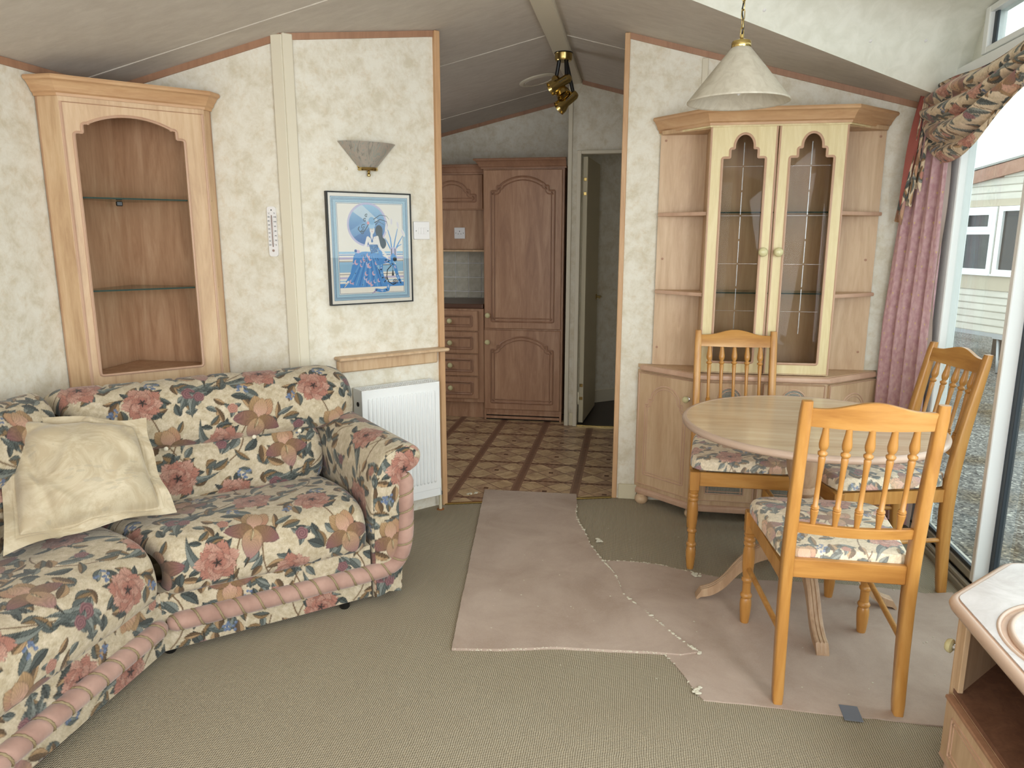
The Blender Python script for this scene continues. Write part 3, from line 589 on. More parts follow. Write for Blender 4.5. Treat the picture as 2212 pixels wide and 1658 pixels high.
# ================================================================ corner sofa
UU = np.array([.7532, .6578]); VV = np.array([-.6578, .7532]); TM = .454
sofa = thing('corner_sofa', 'large corner sofa in faded floral print with pink rope trim, along the left wall', 'sofa', (-1.513, 1.994, 0))
def S1(u, v, z): return np.stack([UU[0] * u + VV[0] * v, UU[1] * u + VV[1] * v, z + 0 * u], -1)
def S2(w, v, z): return np.stack([-v + 0 * w, -w + 0 * v, z + 0 * w], -1)
def rounding(t, p=6): return np.clip(1 - np.abs(2 * t - 1) ** p, 0, 1) ** (1 / 2.2)
def soft_block(name, prof, frame, u1, res, seed, base, mitre=True, u0=0., uvo=(0, 0), p=(14, 14), wr=.004, tuck=None, label=None, extra=None, shrink=.6):
    """upholstered piece: the profile (v, z) runs along u; both ends round off towards the base point"""
    Q = catmull(prof, max(24, int(res[1]))); nu = res[0]; t = np.linspace(0, 1, nu); V0, Z0 = Q[:, 0], Q[:, 1]
    T, Vg = np.meshgrid(t, V0); _, Zg = np.meshgrid(t, Z0); lo = np.full_like(Vg, u0) - (TM * Vg if mitre else 0); U = lo + (u1 - lo) * T
    L_ = u1 - u0; e = np.minimum(np.clip(1 - np.clip(1 - T * L_ / .055, 0, 1) ** 2, 0, 1) ** .5, np.clip(1 - np.clip(1 - (1 - T) * L_ / p[1] * 1.0, 0, 1) ** 2, 0, 1) ** .5 if p[1] < 1 else np.ones_like(T))
    if p[0] >= 1: e = np.clip(1 - np.clip(1 - (1 - T) * L_ / p[1], 0, 1) ** 2, 0, 1) ** .5 if p[1] < 1 else np.ones_like(T)
    e = 1 - shrink * (1 - e); vb, zb = base; Vn = vb + (Vg - vb) * e; Zn = zb + (Zg - zb) * e
    w_ = wrinkle(U, Vg + Zg, wr, seed) ; w2 = wrinkle(U * 1.0, (Vg + Zg) * 1.0, wr * .45, seed + 1, 34)
    d = np.gradient(Q, axis=0); nrm = np.stack([-d[:, 1], d[:, 0]], -1); nrm /= np.linalg.norm(nrm, axis=1)[:, None] + 1e-9
    Vn += nrm[:, :1] * (w_ + w2); Zn += nrm[:, 1:] * (w_ + w2)
    if extra is not None: dn = extra(U, Q); Vn += nrm[:, :1] * dn; Zn += nrm[:, 1:] * dn
    P = frame(U, Vn, Zn); uv = np.stack([U + uvo[0], np.repeat(np.concatenate([[0], np.cumsum(np.linalg.norm(np.diff(Q, axis=0), axis=1))])[:, None], nu, 1) + uvo[1]], -1)
    return grid(name, P, 'sofa_fabric', sofa, uv=uv, col=flora(uv), flip=(frame is S2), label=label)
def pleats(pos, depth=.007, zone=None):
    def f(U, Q):
        k = np.zeros_like(U)
        for q in pos: k -= depth * np.exp(-((U - q) / .008) ** 2)
        n = Q.shape[0]; s = np.linspace(0, 1, n)[:, None]; m_ = np.exp(-((s - zone[0]) / zone[1]) ** 2); return k * m_
    return f
seatp = [(.03, .235), (.0, .228), (-.026, .25), (-.036, .30), (-.028, .355), (.01, .402), (.08, .424), (.2, .43), (.34, .42), (.50, .40)]
lowp = [(.46, .37), (.425, .40), (.405, .45), (.405, .52), (.43, .585), (.475, .625), (.52, .63)]
upp = [(.50, .60), (.455, .612), (.425, .65), (.42, .71), (.45, .78), (.51, .835), (.59, .852), (.66, .825), (.705, .77), (.715, .68), (.715, .4), (.715, .05)]
basep = [(.10, .245), (.004, .243), (.0, .235), (.0, .11), (.0, .045), (.006, .03), (.05, .028)]
seatp2 = [(v, z + .008) for v, z in seatp]
soft_block('seat_cushion', seatp, S1, .728, (290, 270), 3, (.18, .26), p=(0, .06), shrink=.42, wr=.006, uvo=(.15, .02))
soft_block('back_cushion', lowp, S1, .70, (270, 110), 5, (.52, .5), p=(0, .05), shrink=.5, uvo=(.37, .31))
soft_block('headrest', upp, S1, .86, (400, 380), 8, (.60, .70), p=(0, .10), shrink=.55, wr=.005, uvo=(.02, .11), extra=pleats((-.20, -.08, .05, .17, .29, .42, .55), .007, (.36, .16)), label='puffed and pleated head roll of the sofa back')
soft_block('seat_cushion', seatp2, S2, 1.7, (520, 270), 13, (.18, .26), p=(0, 2), shrink=.42, wr=.007, uvo=(.52, .2))
soft_block('back_cushion', lowp, S2, 1.7, (420, 110), 15, (.52, .5), p=(0, 2), shrink=.5, uvo=(.2, .5))
soft_block('headrest', upp, S2, 1.7, (560, 400), 18, (.60, .70), p=(0, 2), shrink=.55, wr=.005, uvo=(.3, .3), extra=pleats((.0, .15, .3, .45), .007, (.36, .16)))
soft_block('base', basep, S1, .73, (270, 110), 0, (.3, .1), p=(1, 2), wr=.0006, uvo=(.05, .4)); soft_block('base', basep, S2, 1.7, (420, 110), 0, (.3, .1), p=(1, 2), wr=.0006, uvo=(.33, .17))
# arm: section (u, z) swept to the back, front closed by a panel
ap = [(.735, .03), (.735, .12), (.735, .24), (.735, .38), (.738, .45), (.752, .52), (.785, .58), (.83, .612), (.88, .622), (.925, .61), (.948, .58), (.94, .545), (.91, .525), (.888, .515), (.88, .47), (.878, .38), (.872, .25), (.856, .12), (.85, .03)]
Q = catmull(ap, 260); vs = np.linspace(-.012, .60, 200); Vg, Uq = np.meshgrid(vs, Q[:, 0]); _, Zq = np.meshgrid(vs, Q[:, 1])
hgt = np.clip((Zq - .30) / .3, 0, 1); k_ = np.clip(Vg / .5, 0, 1.2); Un = Uq - .075 * hgt * k_; Zn = Zq + .045 * hgt * k_; fr_ = np.clip(1 - np.clip(1 - (Vg + .012) / .02, 0, 1) ** 2, 0, 1) ** .5
cu, cz_ = .83, .35; Un = cu + (Un - cu) * (.90 + .10 * fr_); Zn = np.where(Zn > .1, cz_ + (Zn - cz_) * (.965 + .035 * fr_), Zn)
Un += wrinkle(Vg, Zq, .004, 31); Zn += wrinkle(Vg, Uq, .003, 32)
P = S1(Un, Vg, Zn); uv = np.stack([Vg + .4, np.repeat(np.concatenate([[0], np.cumsum(np.linalg.norm(np.diff(Q, axis=0), axis=1))])[:, None], 200, 1) + .1], -1)
grid('arm', P, 'sofa_fabric', sofa, uv=uv, col=flora(uv), flip=False)
t = np.linspace(0, 1, 70); ou = P  # front panel: rings shrinking from the outline to a spine
O_ = np.stack([Un[:, 0], Zn[:, 0]], -1); Cn = np.array([.80, .30]); spine = np.stack([np.full(260, .80), np.clip(O_[:, 1], .05, .54)], -1); spine[:, 0] = np.interp(spine[:, 1], [0, .3, .5, .6], [.79, .80, .815, .85])
G = O_[None] * (1 - t[:, None, None]) + spine[None] * t[:, None, None]; bul = -.014 - .012 * np.sin(np.clip(t, 0, 1) * PI / 2)[:, None] * np.ones((70, 260))
Pf = S1(G[..., 0], bul, G[..., 1]); uvf = np.stack([G[..., 0] + .1, G[..., 1] + .27], -1); grid('arm_front', Pf, 'sofa_fabric', sofa, uv=uvf, col=flora(uvf))
# rope bolsters with a twisted cord wound round them
def bolster(path, R0=.031, pitch=.067, label=None, n=None):
    C_ = catmull(path, 40); Ls = np.linalg.norm(np.diff(C_, axis=0), axis=1).sum(); nu = int(Ls / .0045); C_ = catmull(path, nu); T = np.gradient(C_, axis=0); T /= np.linalg.norm(T, axis=1)[:, None]
    A = np.cross(T, np.tile(np.array([0, 0, 1.]) if abs(T[:, 2]).max() < .9 else np.array([VV[0], VV[1], 0]), (nu, 1)))
    if abs(T[:, 2]).max() >= .9: A = np.tile(np.array([VV[0], VV[1], 0.]), (nu, 1))
    A -= (A * T).sum(1)[:, None] * T; A /= np.linalg.norm(A, axis=1)[:, None]; B = np.cross(T, A); th = np.linspace(0, 2 * PI, 40, endpoint=False); s = np.linspace(0, Ls, nu)
    ph = (s[:, None] / pitch - th[None] / (2 * PI)) % 1; d = np.minimum(ph, 1 - ph); tap = np.clip(np.minimum(s, Ls - s) / .03, 0, 1)[:, None] ** .5
    r = R0 * (1.03 - .17 * np.exp(-(d / .10) ** 2)) * (.35 + .65 * tap) * (1 + .012 * np.sin(ph * 40 + th[None] * 3))
    P = C_[:, None] + r[..., None] * (np.cos(th)[None, :, None] * A[:, None] + np.sin(th)[None, :, None] * B[:, None]); b = grid('rope_bolster', P, 'rope_velvet', sofa, closed_u=True, label=label)
    ns = int(Ls / pitch * 22); ss = np.linspace(0, Ls, ns); tq = ss / pitch * 2 * PI; ci = np.stack([np.interp(ss, s, C_[:, k]) for k in range(3)], -1); Ai = np.stack([np.interp(ss, s, A[:, k]) for k in range(3)], -1); Bi = np.stack([np.interp(ss, s, B[:, k]) for k in range(3)], -1)
    tp = (np.clip(np.minimum(ss, Ls - ss) / .03, 0, 1) ** .5)[:, None] * .65 + .35; H = ci + R0 * .93 * tp * (np.cos(tq)[:, None] * Ai + np.sin(tq)[:, None] * Bi)
    # two twisted strands
    for o_ in (0, PI):
        tw = ss / .012 * 2 * PI + o_; e1 = (np.cos(tq)[:, None] * Ai + np.sin(tq)[:, None] * Bi); e2 = np.gradient(H, axis=0); e2 /= np.linalg.norm(e2, axis=1)[:, None]; e3 = np.cross(e1, e2)
        tw = np.arange(ns) * 1.9 + o_; H2 = H + .0016 * (np.cos(tw)[:, None] * e1 + np.sin(tw)[:, None] * e3)
        link('cord', MB().tube([Vector(p) for p in H2], .0031, 6).me('cord', False), 'cord', b, smooth=True)
    return b
zr = .135
p1 = [tuple(S1(np.array(u), np.array(v), np.array(z))) for u, v, z in ((.012, -.012, zr), (.2, -.012, zr), (.4, -.012, zr), (.6, -.012, zr), (.72, -.014, zr + .002), (.80, -.014, .145), (.845, -.014, .18), (.868, -.014, .25), (.874, -.014, .34), (.876, -.012, .43), (.882, -.006, .51))]
bolster(p1, label='pink velvet rope trim round the front edge and arm of the sofa')
bolster([tuple(S2(np.array(w), np.array(-.012), np.array(zr))) for w in (.012, .3, .6, .9, 1.2, 1.5, 1.69)])
for u, v in ((.02, .05), (.63, .03), (.78, .5), (.1, .6)):
    p = S1(np.array(u), np.array(v), np.array(0)); MB().lathe([(0, 0), (.016, 0), (.02, .006), (.02, .026), (.012, .034), (.012, .045)], 14, c=tuple(p)).go('castor', 'black', sofa, smooth=40)
for w in (.5, 1.2): p = S2(np.array(w), np.array(.08), np.array(0)); MB().lathe([(0, 0), (.02, 0), (.022, .02), (.012, .045)], 14, c=tuple(p)).go('castor', 'black', sofa, smooth=40)
for u in (.10, .42, .60):
    p = S1(np.array(u), np.array(.418), np.array(.618)); MB().lathe([(0, -.004), (.007, -.002), (.0085, .001), (.006, .004), (0, .005)], 12, M=Matrix.Translation(tuple(p)) @ Matrix.Rotation(math.radians(41), 4, 'Z') @ Matrix.Rotation(PI / 2, 4, 'X')).go('button', 'cream_strip', sofa, smooth=50)
# ---- scatter cushion
pil = thing('scatter_cushion', 'cream silky cushion with a wide flanged border, in the corner of the sofa', 'cushion', (-1.69, 1.965, .44))
BL, BR, TRc, TLc = [np.array(p) - np.array((-1.69, 1.965, .44)) for p in ((-1.84, 1.755, .462), (-1.54, 2.165, .466), (-1.67, 2.225, .775), (-2.13, 2.05, .835))]
n_g = 150; s = np.linspace(-1, 1, n_g); Sg, Tg = np.meshgrid(s, s); pin = .07; Sx = Sg * (1 - pin * (1 - Tg ** 2) * np.abs(Sg)); Tx = Tg * (1 - pin * (1 - Sg ** 2) * np.abs(Tg))
a_, b_ = (Sx + 1) / 2, (Tx + 1) / 2; base_ = (BL * ((1 - a_) * (1 - b_))[..., None] + BR * (a_ * (1 - b_))[..., None] + TRc * (a_ * b_)[..., None] + TLc * ((1 - a_) * b_)[..., None])
nrm = np.cross(BR - BL, TLc - BL); nrm /= np.linalg.norm(nrm)
m1 = np.clip(1 - (np.abs(Sg) / .84) ** 2.6, 0, 1) ** .6 * np.clip(1 - (np.abs(Tg) / .84) ** 2.6, 0, 1) ** .6
fold = .012 * np.exp(-((Sg + Tg + .9) / .12) ** 2) * (Sg < .2) - .010 * np.exp(-((Sg * .6 - Tg + .9) / .09) ** 2) - .012 * np.exp(-((Sg + .2 * Tg + .62) / .06) ** 2) + .008 * np.exp(-((Sg - Tg * .5 + .25) / .08) ** 2) * (Tg > -.2)
wave = .012 * (1 - np.clip(m1 * 6, 0, 1)) * np.sin(Sg * 6 + Tg * 7) ; wr = wrinkle(Sg, Tg, .022, 61, 5) * m1 + wrinkle(Sg * .5 + Tg * .3, Tg, .022, 62, 13) * np.clip(m1 * 2, 0, 1) * .6
flange = .010 * np.exp(-((np.maximum(np.abs(Sg), np.abs(Tg)) - .84) / .03) ** 2)
front = base_ + nrm * (.085 * m1 + fold + wave + wr - flange)[..., None]; back = base_ + nrm * (-.055 * m1 + wave - .003)[..., None]
uvp = np.stack([Sg * .25, Tg * .25], -1); grid('cover', front, 'cushion_silk', pil, uv=uvp, label='cream front of the cushion'); grid('cover_back', back, 'cushion_silk', pil, uv=uvp, flip=True)

# ================================================================ cabinets
def RZ(a): return Matrix.Rotation(a, 4, 'Z')
CORN = [(0, 0), (.006, 0), (.008, .010), (.016, .016), (.020, .026), (.034, .046), (.040, .052), (.046, .054), (.050, .062), (.046, .070), (.0, .072)]
# ---- corner display cabinet (local x along the front from its left end, y into the corner)
A_, B_ = Vector((-2.197, 2.609)), Vector((-1.829, 2.995)); ca = math.atan2(B_.y - A_.y, B_.x - A_.x); CW = (B_ - A_).length
cc = thing('corner_display_cabinet', 'tall open corner display cabinet with arched opening and two glass shelves, above the sofa', 'cabinet', (A_.x, A_.y, 0), ca)
def loc_(x, y, th=cc): p = RZ(-ca) @ Vector((x - A_.x, y - A_.y, 0)); return (p.x, p.y)
op = cathedral(.046, .443, .836, 1.866, (.030, .036), (.022, .004), .034, .008)
MB().plate([rect(0, CW, .0, 1.93), op], .018, d0=0).go('front_frame', 'ash_panel', cc)
mb = MB(); bead(mb, inset(op, -.004), -.001, .006); mb.go('opening_moulding', 'pink_edge', cc, smooth=50, label='rounded pinkish moulding round the arched opening')
mb = MB(); bead(mb, rect(.008, CW - .008, .02, 1.905), 0, .006); mb.go('edge_moulding', 'pink_edge', cc, smooth=50)
a, b = loc_(-2.294, 2.609), loc_(-1.829, 3.044)
for nm, p, q, mt in (('side_panel', a, (0, 0), 'cornice_wood'), ('side_panel', (CW, 0), b, 'cornice_wood')):
    mb = MB(); d = (Vector(q) - Vector(p)).normalized(); n2 = Vector((-d.y, d.x)) * .015; F = [Vector((*p, .0)), Vector((*q, .0)), Vector((*q, 1.93)), Vector((*p, 1.93))]; mb.skin([F, [f + Vector((n2.x, n2.y, 0)) for f in F]]); mb.go(nm, 'ash_panel', cc)
c0 = loc_(-2.292, 3.042)
for p, q in ((a, c0), (c0, b)):
    mb = MB(); F = [Vector((*p, .0)), Vector((*q, .0)), Vector((*q, 1.93)), Vector((*p, 1.93))]; d = (Vector(q) - Vector(p)).normalized(); n2 = Vector((d.y, -d.x)) * .008; mb.skin([F, [f + Vector((n2.x, n2.y, 0)) for f in F]]); mb.go('back_panel', 'inner_veneer', cc)
def tri_shelf(name, z, th, mat, parent, inset_=.01, **kw):
    F = [Vector((.015, .02, z)), Vector((CW - .015, .02, z)), Vector((b[0] - .03, b[1] - .03, z)), Vector((c0[0], c0[1] - .03, z)), Vector((a[0] + .03, a[1] - .03, z))]
    return MB().skin([F, [f + Vector((0, 0, th)) for f in F]]).go(name, mat, parent, **kw)
tri_shelf('bottom_board', .815, .018, 'inner_veneer', cc); tri_shelf('top_board', 1.90, .018, 'inner_veneer', cc)
for z in (1.547, 1.176):
    s_ = tri_shelf('glass_shelf', z, .006, 'shelf_glass', cc, label='clear glass shelf with dark green edge')
    MB().box(.02, CW - .02, .0185, .0195, z, z + .006).go('shelf_edge', 'glass_edge', s_)
MB().box(.19, .215, .16, .175, 1.525, 1.545, .003).go('shelf_clip', 'black', cc)
MB().sweep([a, (0, 0), (CW, 0), b], [(o + .001, z) for o, z in CORN], 1.925).go('cornice', 'cornice_wood', cc, smooth=30, label='stepped cornice moulding')
# ---- sideboard and display hutch against the dining wall
YB, YF = 3.815, 3.575
sb = thing('sideboard', 'low pale wood sideboard with angled ends and mesh panels, under the glass display hutch', 'sideboard', (.62, YF, 0))
def S_(x, y): return (x - .62, y - YF)
foot = [(0, 0), (.026, 0), (.034, .010), (.036, .020), (.034, .030), (.028, .038), (.024, .042), (.024, .05), (0, .05)]
for x, y in ((.075, 3.775), (.325, 3.605), (.62, 3.60), (.92, 3.605), (1.165, 3.775)): MB().lathe(foot, 20, c=(*S_(x, y), 0)).go('bun_foot', 'ash_door', sb, smooth=40)
pl = [(.035, YB), (.325, YF - .004), (.915, YF - .004), (1.205, YB)]
pe = [(.050, YB - .014), (.325, YF - .004), (.915, YF - .004), (1.190, YB - .014)]
MB().sweep([S_(*p) for p in pe], [(0, 0), (.012, 0), (.015, .006), (.015, .022), (.010, .028), (.004, .032), (0, .032)], .048).go('plinth_moulding', 'pink_edge', sb, smooth=30)
F = [Vector((*S_(*p), .05)) for p in pl]; MB().skin([F, [f + Vector((0, 0, .67)) for f in F]]).go('carcass', 'ash_door', sb)
MB().sweep([S_(*p) for p in ((.058, YB - .021), (.325, YF - .004), (.915, YF - .004), (1.182, YB - .021))], [(-.02, 0), (.016, 0), (.021, .004), (.022, .012), (.020, .022), (.014, .027), (-.02, .027)], .720).go('worktop_edge', 'pink_edge', sb, smooth=30)
tp = [(.035, YB), (.325, YF), (.915, YF), (1.205, YB)]; F = [Vector((*S_(*p), .73)) for p in tp]; MB().skin([F, [f + Vector((0, 0, .0185)) for f in F]]).go('worktop', 'ash_door', sb)
def sb_door(p, q, hinge, kn=None, mesh=False, mat='ash_door', kz=.615):
    p, q = Vector(S_(*p)), Vector(S_(*q)); d = q - p; L_ = d.length; an = math.atan2(d.y, d.x); D = MB().box(.006, L_ - .006, -.016, 0, .105, .712, .004).me('door')
    o = link('door', D, mat, sb, loc=(p.x, p.y, 0), rot=(0, 0, an)); z0, z1 = (.145, .685) if mesh else (.165, .655); x0, x1 = .055, L_ - .055
    ol = cathedral(x0, x1, z0, z1, (.022, .03), (.016, .018), min(.06, (x1 - x0) * .26), .006)
    mb = MB(); bead(mb, rect(.010, L_ - .010, .109, .708), -.016, .004); mb.go('edge_bead', 'pink_edge', o, smooth=50)
    mb = MB(); bead(mb, ol, -.0165, .0035); bead(mb, inset(ol, .014), -.0165, .0025); mb.go('panel_moulding', 'pink_edge', o, smooth=50)
    if mesh:
        MB().plate([inset(ol, .004)], -.0172, d0=-.0162).go('grille', 'grille', o, label='fine silver mesh panel')
    if kn: knob(o, (kn if kn > 0 else L_ + kn, -.016, kz))
sb_door((.045, YB - .012), (.325, YF), 0, kn=-.045)
sb_door((.325, YF), (.62, YF), 0, mesh=True); sb_door((.62, YF), (.915, YF), 0, mesh=True); sb_door((.915, YF), (1.195, YB - .012), 0, kn=None)
hu = thing('display_hutch', 'tall display hutch with two arched glass doors and open side shelves, on the sideboard', 'display cabinet', (.62, 3.60, .749))
def H_(x, y): return (x - .62, y - 3.60)
H0 = .749
for q0, q1 in ((.105, .325), (.915, 1.14)): MB().box(q0 - .62, q1 - .62, .202, .215, 0, 1.15).go('side_back_panel', 'ash_door', hu)
MB().box(.335 - .62, .905 - .62, .202, .215, 0, 1.15).go('back_panel', 'ash_door', hu)
for x in (.325, .915 - .014): MB().box(x - .62, x + .014 - .62, .0, .202, 0, 1.15, .001).go('upright', 'ash_panel', hu)
MB().box(.339 - .62, .901 - .62, .0, .202, 0, .018).go('floor_board', 'inner_veneer', hu); MB().box(.339 - .62, .901 - .62, .0, .202, 1.13, 1.148).go('top_board', 'inner_veneer', hu)
for sx, x0, x1 in ((-1, .325, .110), (1, .915, 1.137)):
    for z in (1.118, 1.497, 1.885):
        e = [H_(x0, 3.607), H_(x0, 3.80), H_(x1, 3.80), H_(x1, 3.775)]; F = [Vector((*p, z - H0)) for p in e]
        sh = MB().skin([F, [f + Vector((0, 0, .018)) for f in F]]).go('side_shelf' if z < 1.8 else 'side_top', 'ash_panel' if z > 1.8 else 'ash_door', hu)
        if z < 1.8: P_ = [H_(x0, 3.607), H_(x1, 3.775), H_(x1, 3.80)]; MB().sweep(P_ if sx > 0 else P_[::-1], [(-.002, 0), (.006, .001), (.008, .009), (.006, .017), (-.002, .018)], z - H0).go('shelf_lipping', 'pink_edge', sh, smooth=30)
for x, z in ((.13, 1.86), (.135, .99 + .3), (.125, .84), (1.115, 1.86), (1.10, 1.29), (1.105, .84)): MB().lathe([(0, 0), (.006, 0), (.006, .0015), (0, .002)], 12, M=Matrix.Translation((x - .62, .2015, z - H0)) @ Matrix.Rotation(PI / 2, 4, 'X')).go('screw_cap', 'trim_wood', hu)
for z in (1.133, 1.508):
    g_ = MB().box(.339 - .62, .901 - .62, .03, .195, z - H0, z - H0 + .006).go('glass_shelf', 'shelf_glass', hu); MB().box(.34 - .62, .90 - .62, .0292, .0299, z - H0, z - H0 + .006).go('shelf_edge', 'glass_edge', g_)
for k, (x0, x1) in enumerate(((.322, .617), (.623, .918))):
    w_ = x1 - x0; o = None; oc = .152 if k == 0 else .146; hw = .093; ol = cathedral(oc - hw, oc + hw, .055, 1.100, (.034, .040), (.018, .012), .052, .006)
    o = MB().plate([rect(0, w_, .0, 1.140), ol], -.018, d0=-.001).go('glass_door', 'ash_light', hu, loc=(x0 - .62, 0, .006), label='pale green door frame with arched glass')
    mb = MB(); bead(mb, inset(ol, -.003), -.018, .006); mb.go('opening_moulding', 'pink_edge', o, smooth=50)
    mb = MB(); bead(mb, rect(.004, w_ - .004, .004, 1.136), -.016, .005); mb.go('edge_moulding', 'pink_edge', o, smooth=50)
    MB().plate([inset(ol, -.002)], -.008, d0=-.010).go('glass_pane', 'cabinet_glass', o)
    mb = MB()
    for zc in (.30, .52, .74, .96):
        for s_ in (-1, 1):
            mb.box(oc - .0025, oc + .0025, -.0125, -.0105, zc + (.004 if s_ > 0 else -.106), zc + (.106 if s_ > 0 else -.004), .001)
        mb.box(oc - .088, oc - .005, -.0122, -.0106, zc - .0005, zc + .0005); mb.box(oc + .005, oc + .088, -.0122, -.0106, zc - .0005, zc + .0005)
    mb.go('bevelled_cuts', 'bevel_glass', o)
    knob(o, (w_ - .035 if k == 0 else .028, -.018, .575), r=.021)
MB().sweep([H_(.10, 3.815), H_(.318, 3.575), H_(.922, 3.575), H_(1.145, 3.815)], [(o_, z) for o_, z in CORN], 1.895 - H0).go('cornice', 'cornice_wood', hu, smooth=30, label='honey coloured stepped cornice')
F = [Vector((*H_(*p), 1.888 - H0)) for p in ((.10, 3.815), (.318, 3.575), (.922, 3.575), (1.145, 3.815))]; MB().skin([F, [f + Vector((0, 0, .012)) for f in F]]).go('top_rail', 'ash_light', hu)

# ================================================================ round table
tb = thing('dining_table', 'round pale wood dining table with turned pedestal and four curved legs', 'table', (.655, 2.757, 0))
prof = [(0, 0), (.444, 0), (.452, .003), (.456, .010), (.456, .017), (.451, .023), (.444, .025)]
mb = MB().lathe([(0, 0), (.442, 0), (.442, .0248), (0, .0252)], 96, c=(0, 0, .705)); mb.go('tabletop', 'table_wood', tb)
mb = MB(); R = []
for i in range(96):
    a_ = 2 * PI * i / 96; R.append([Vector((r * math.cos(a_), r * math.sin(a_), .705 + z)) for r, z in ((.440, 0), (.450, .001), (.457, .007), (.458, .016), (.453, .023), (.445, .0262), (.440, .0255))])
rr_ = [mb.ring(r) for r in R]
for i in range(96):
    for k in range(7): mb.bm.faces.new((rr_[i][k], rr_[i][(k + 1) % 7], rr_[(i + 1) % 96][(k + 1) % 7], rr_[(i + 1) % 96][k]))
mb.go('table_rim', 'pink_rim', tb, smooth=50, label='smooth pinkish rolled rim')
MB().lathe([(0, .17), (.05, .17), (.052, .20), (.038, .22), (.036, .24), (.046, .25), (.046, .262), (.036, .27), (.034, .285), (.044, .30), (.050, .33), (.050, .40), (.046, .43), (.040, .445), (.048, .452), (.052, .462), (.046, .474), (.040, .482), (.052, .50), (.064, .54), (.068, .58), (.062, .62), (.05, .65), (.06, .66), (.09, .69), (.12, .705), (0, .705)], 36).go('pedestal', 'table_base', tb, smooth=40)
MB().lathe([(0, .688), (.2, .688), (.21, .70), (.2, .706), (0, .706)], 40).go('mounting_plate', 'table_base', tb, smooth=40)
lp = catmull([(.035, .235), (.09, .235), (.16, .205), (.22, .150), (.27, .085), (.32, .045), (.375, .030)], 24)
def table_leg():
    mb = MB(); R = []
    for i, (r, z) in enumerate(lp):
        t = i / 23; hh = .038 * (1 - .68 * t ** 1.4) + .006; zb = max(z - hh, 0 if t > .8 else .0); w_ = .021; g = .005
        R.append([Vector((r, w_ * a, zz)) for a, zz in ((-1, zb), (1, zb), (1, z + hh * .5 - .004), (.8, z + hh * .5), (.4, z + hh * .5), (.3, z + hh * .5 - g), (.2, z + hh * .5), (-.2, z + hh * .5), (-.3, z + hh * .5 - g), (-.4, z + hh * .5), (-.8, z + hh * .5), (-1, z + hh * .5 - .004))])
    R[-1] = [Vector((p.x, p.y, 0 if k < 2 else .012)) for k, p in enumerate(R[-1])]
    return mb.skin(R).me('leg')
lm = table_leg()
for k in range(4): link('leg', lm, 'table_base', tb, rot=(0, 0, math.radians(3 + 90 * k)), smooth=35)

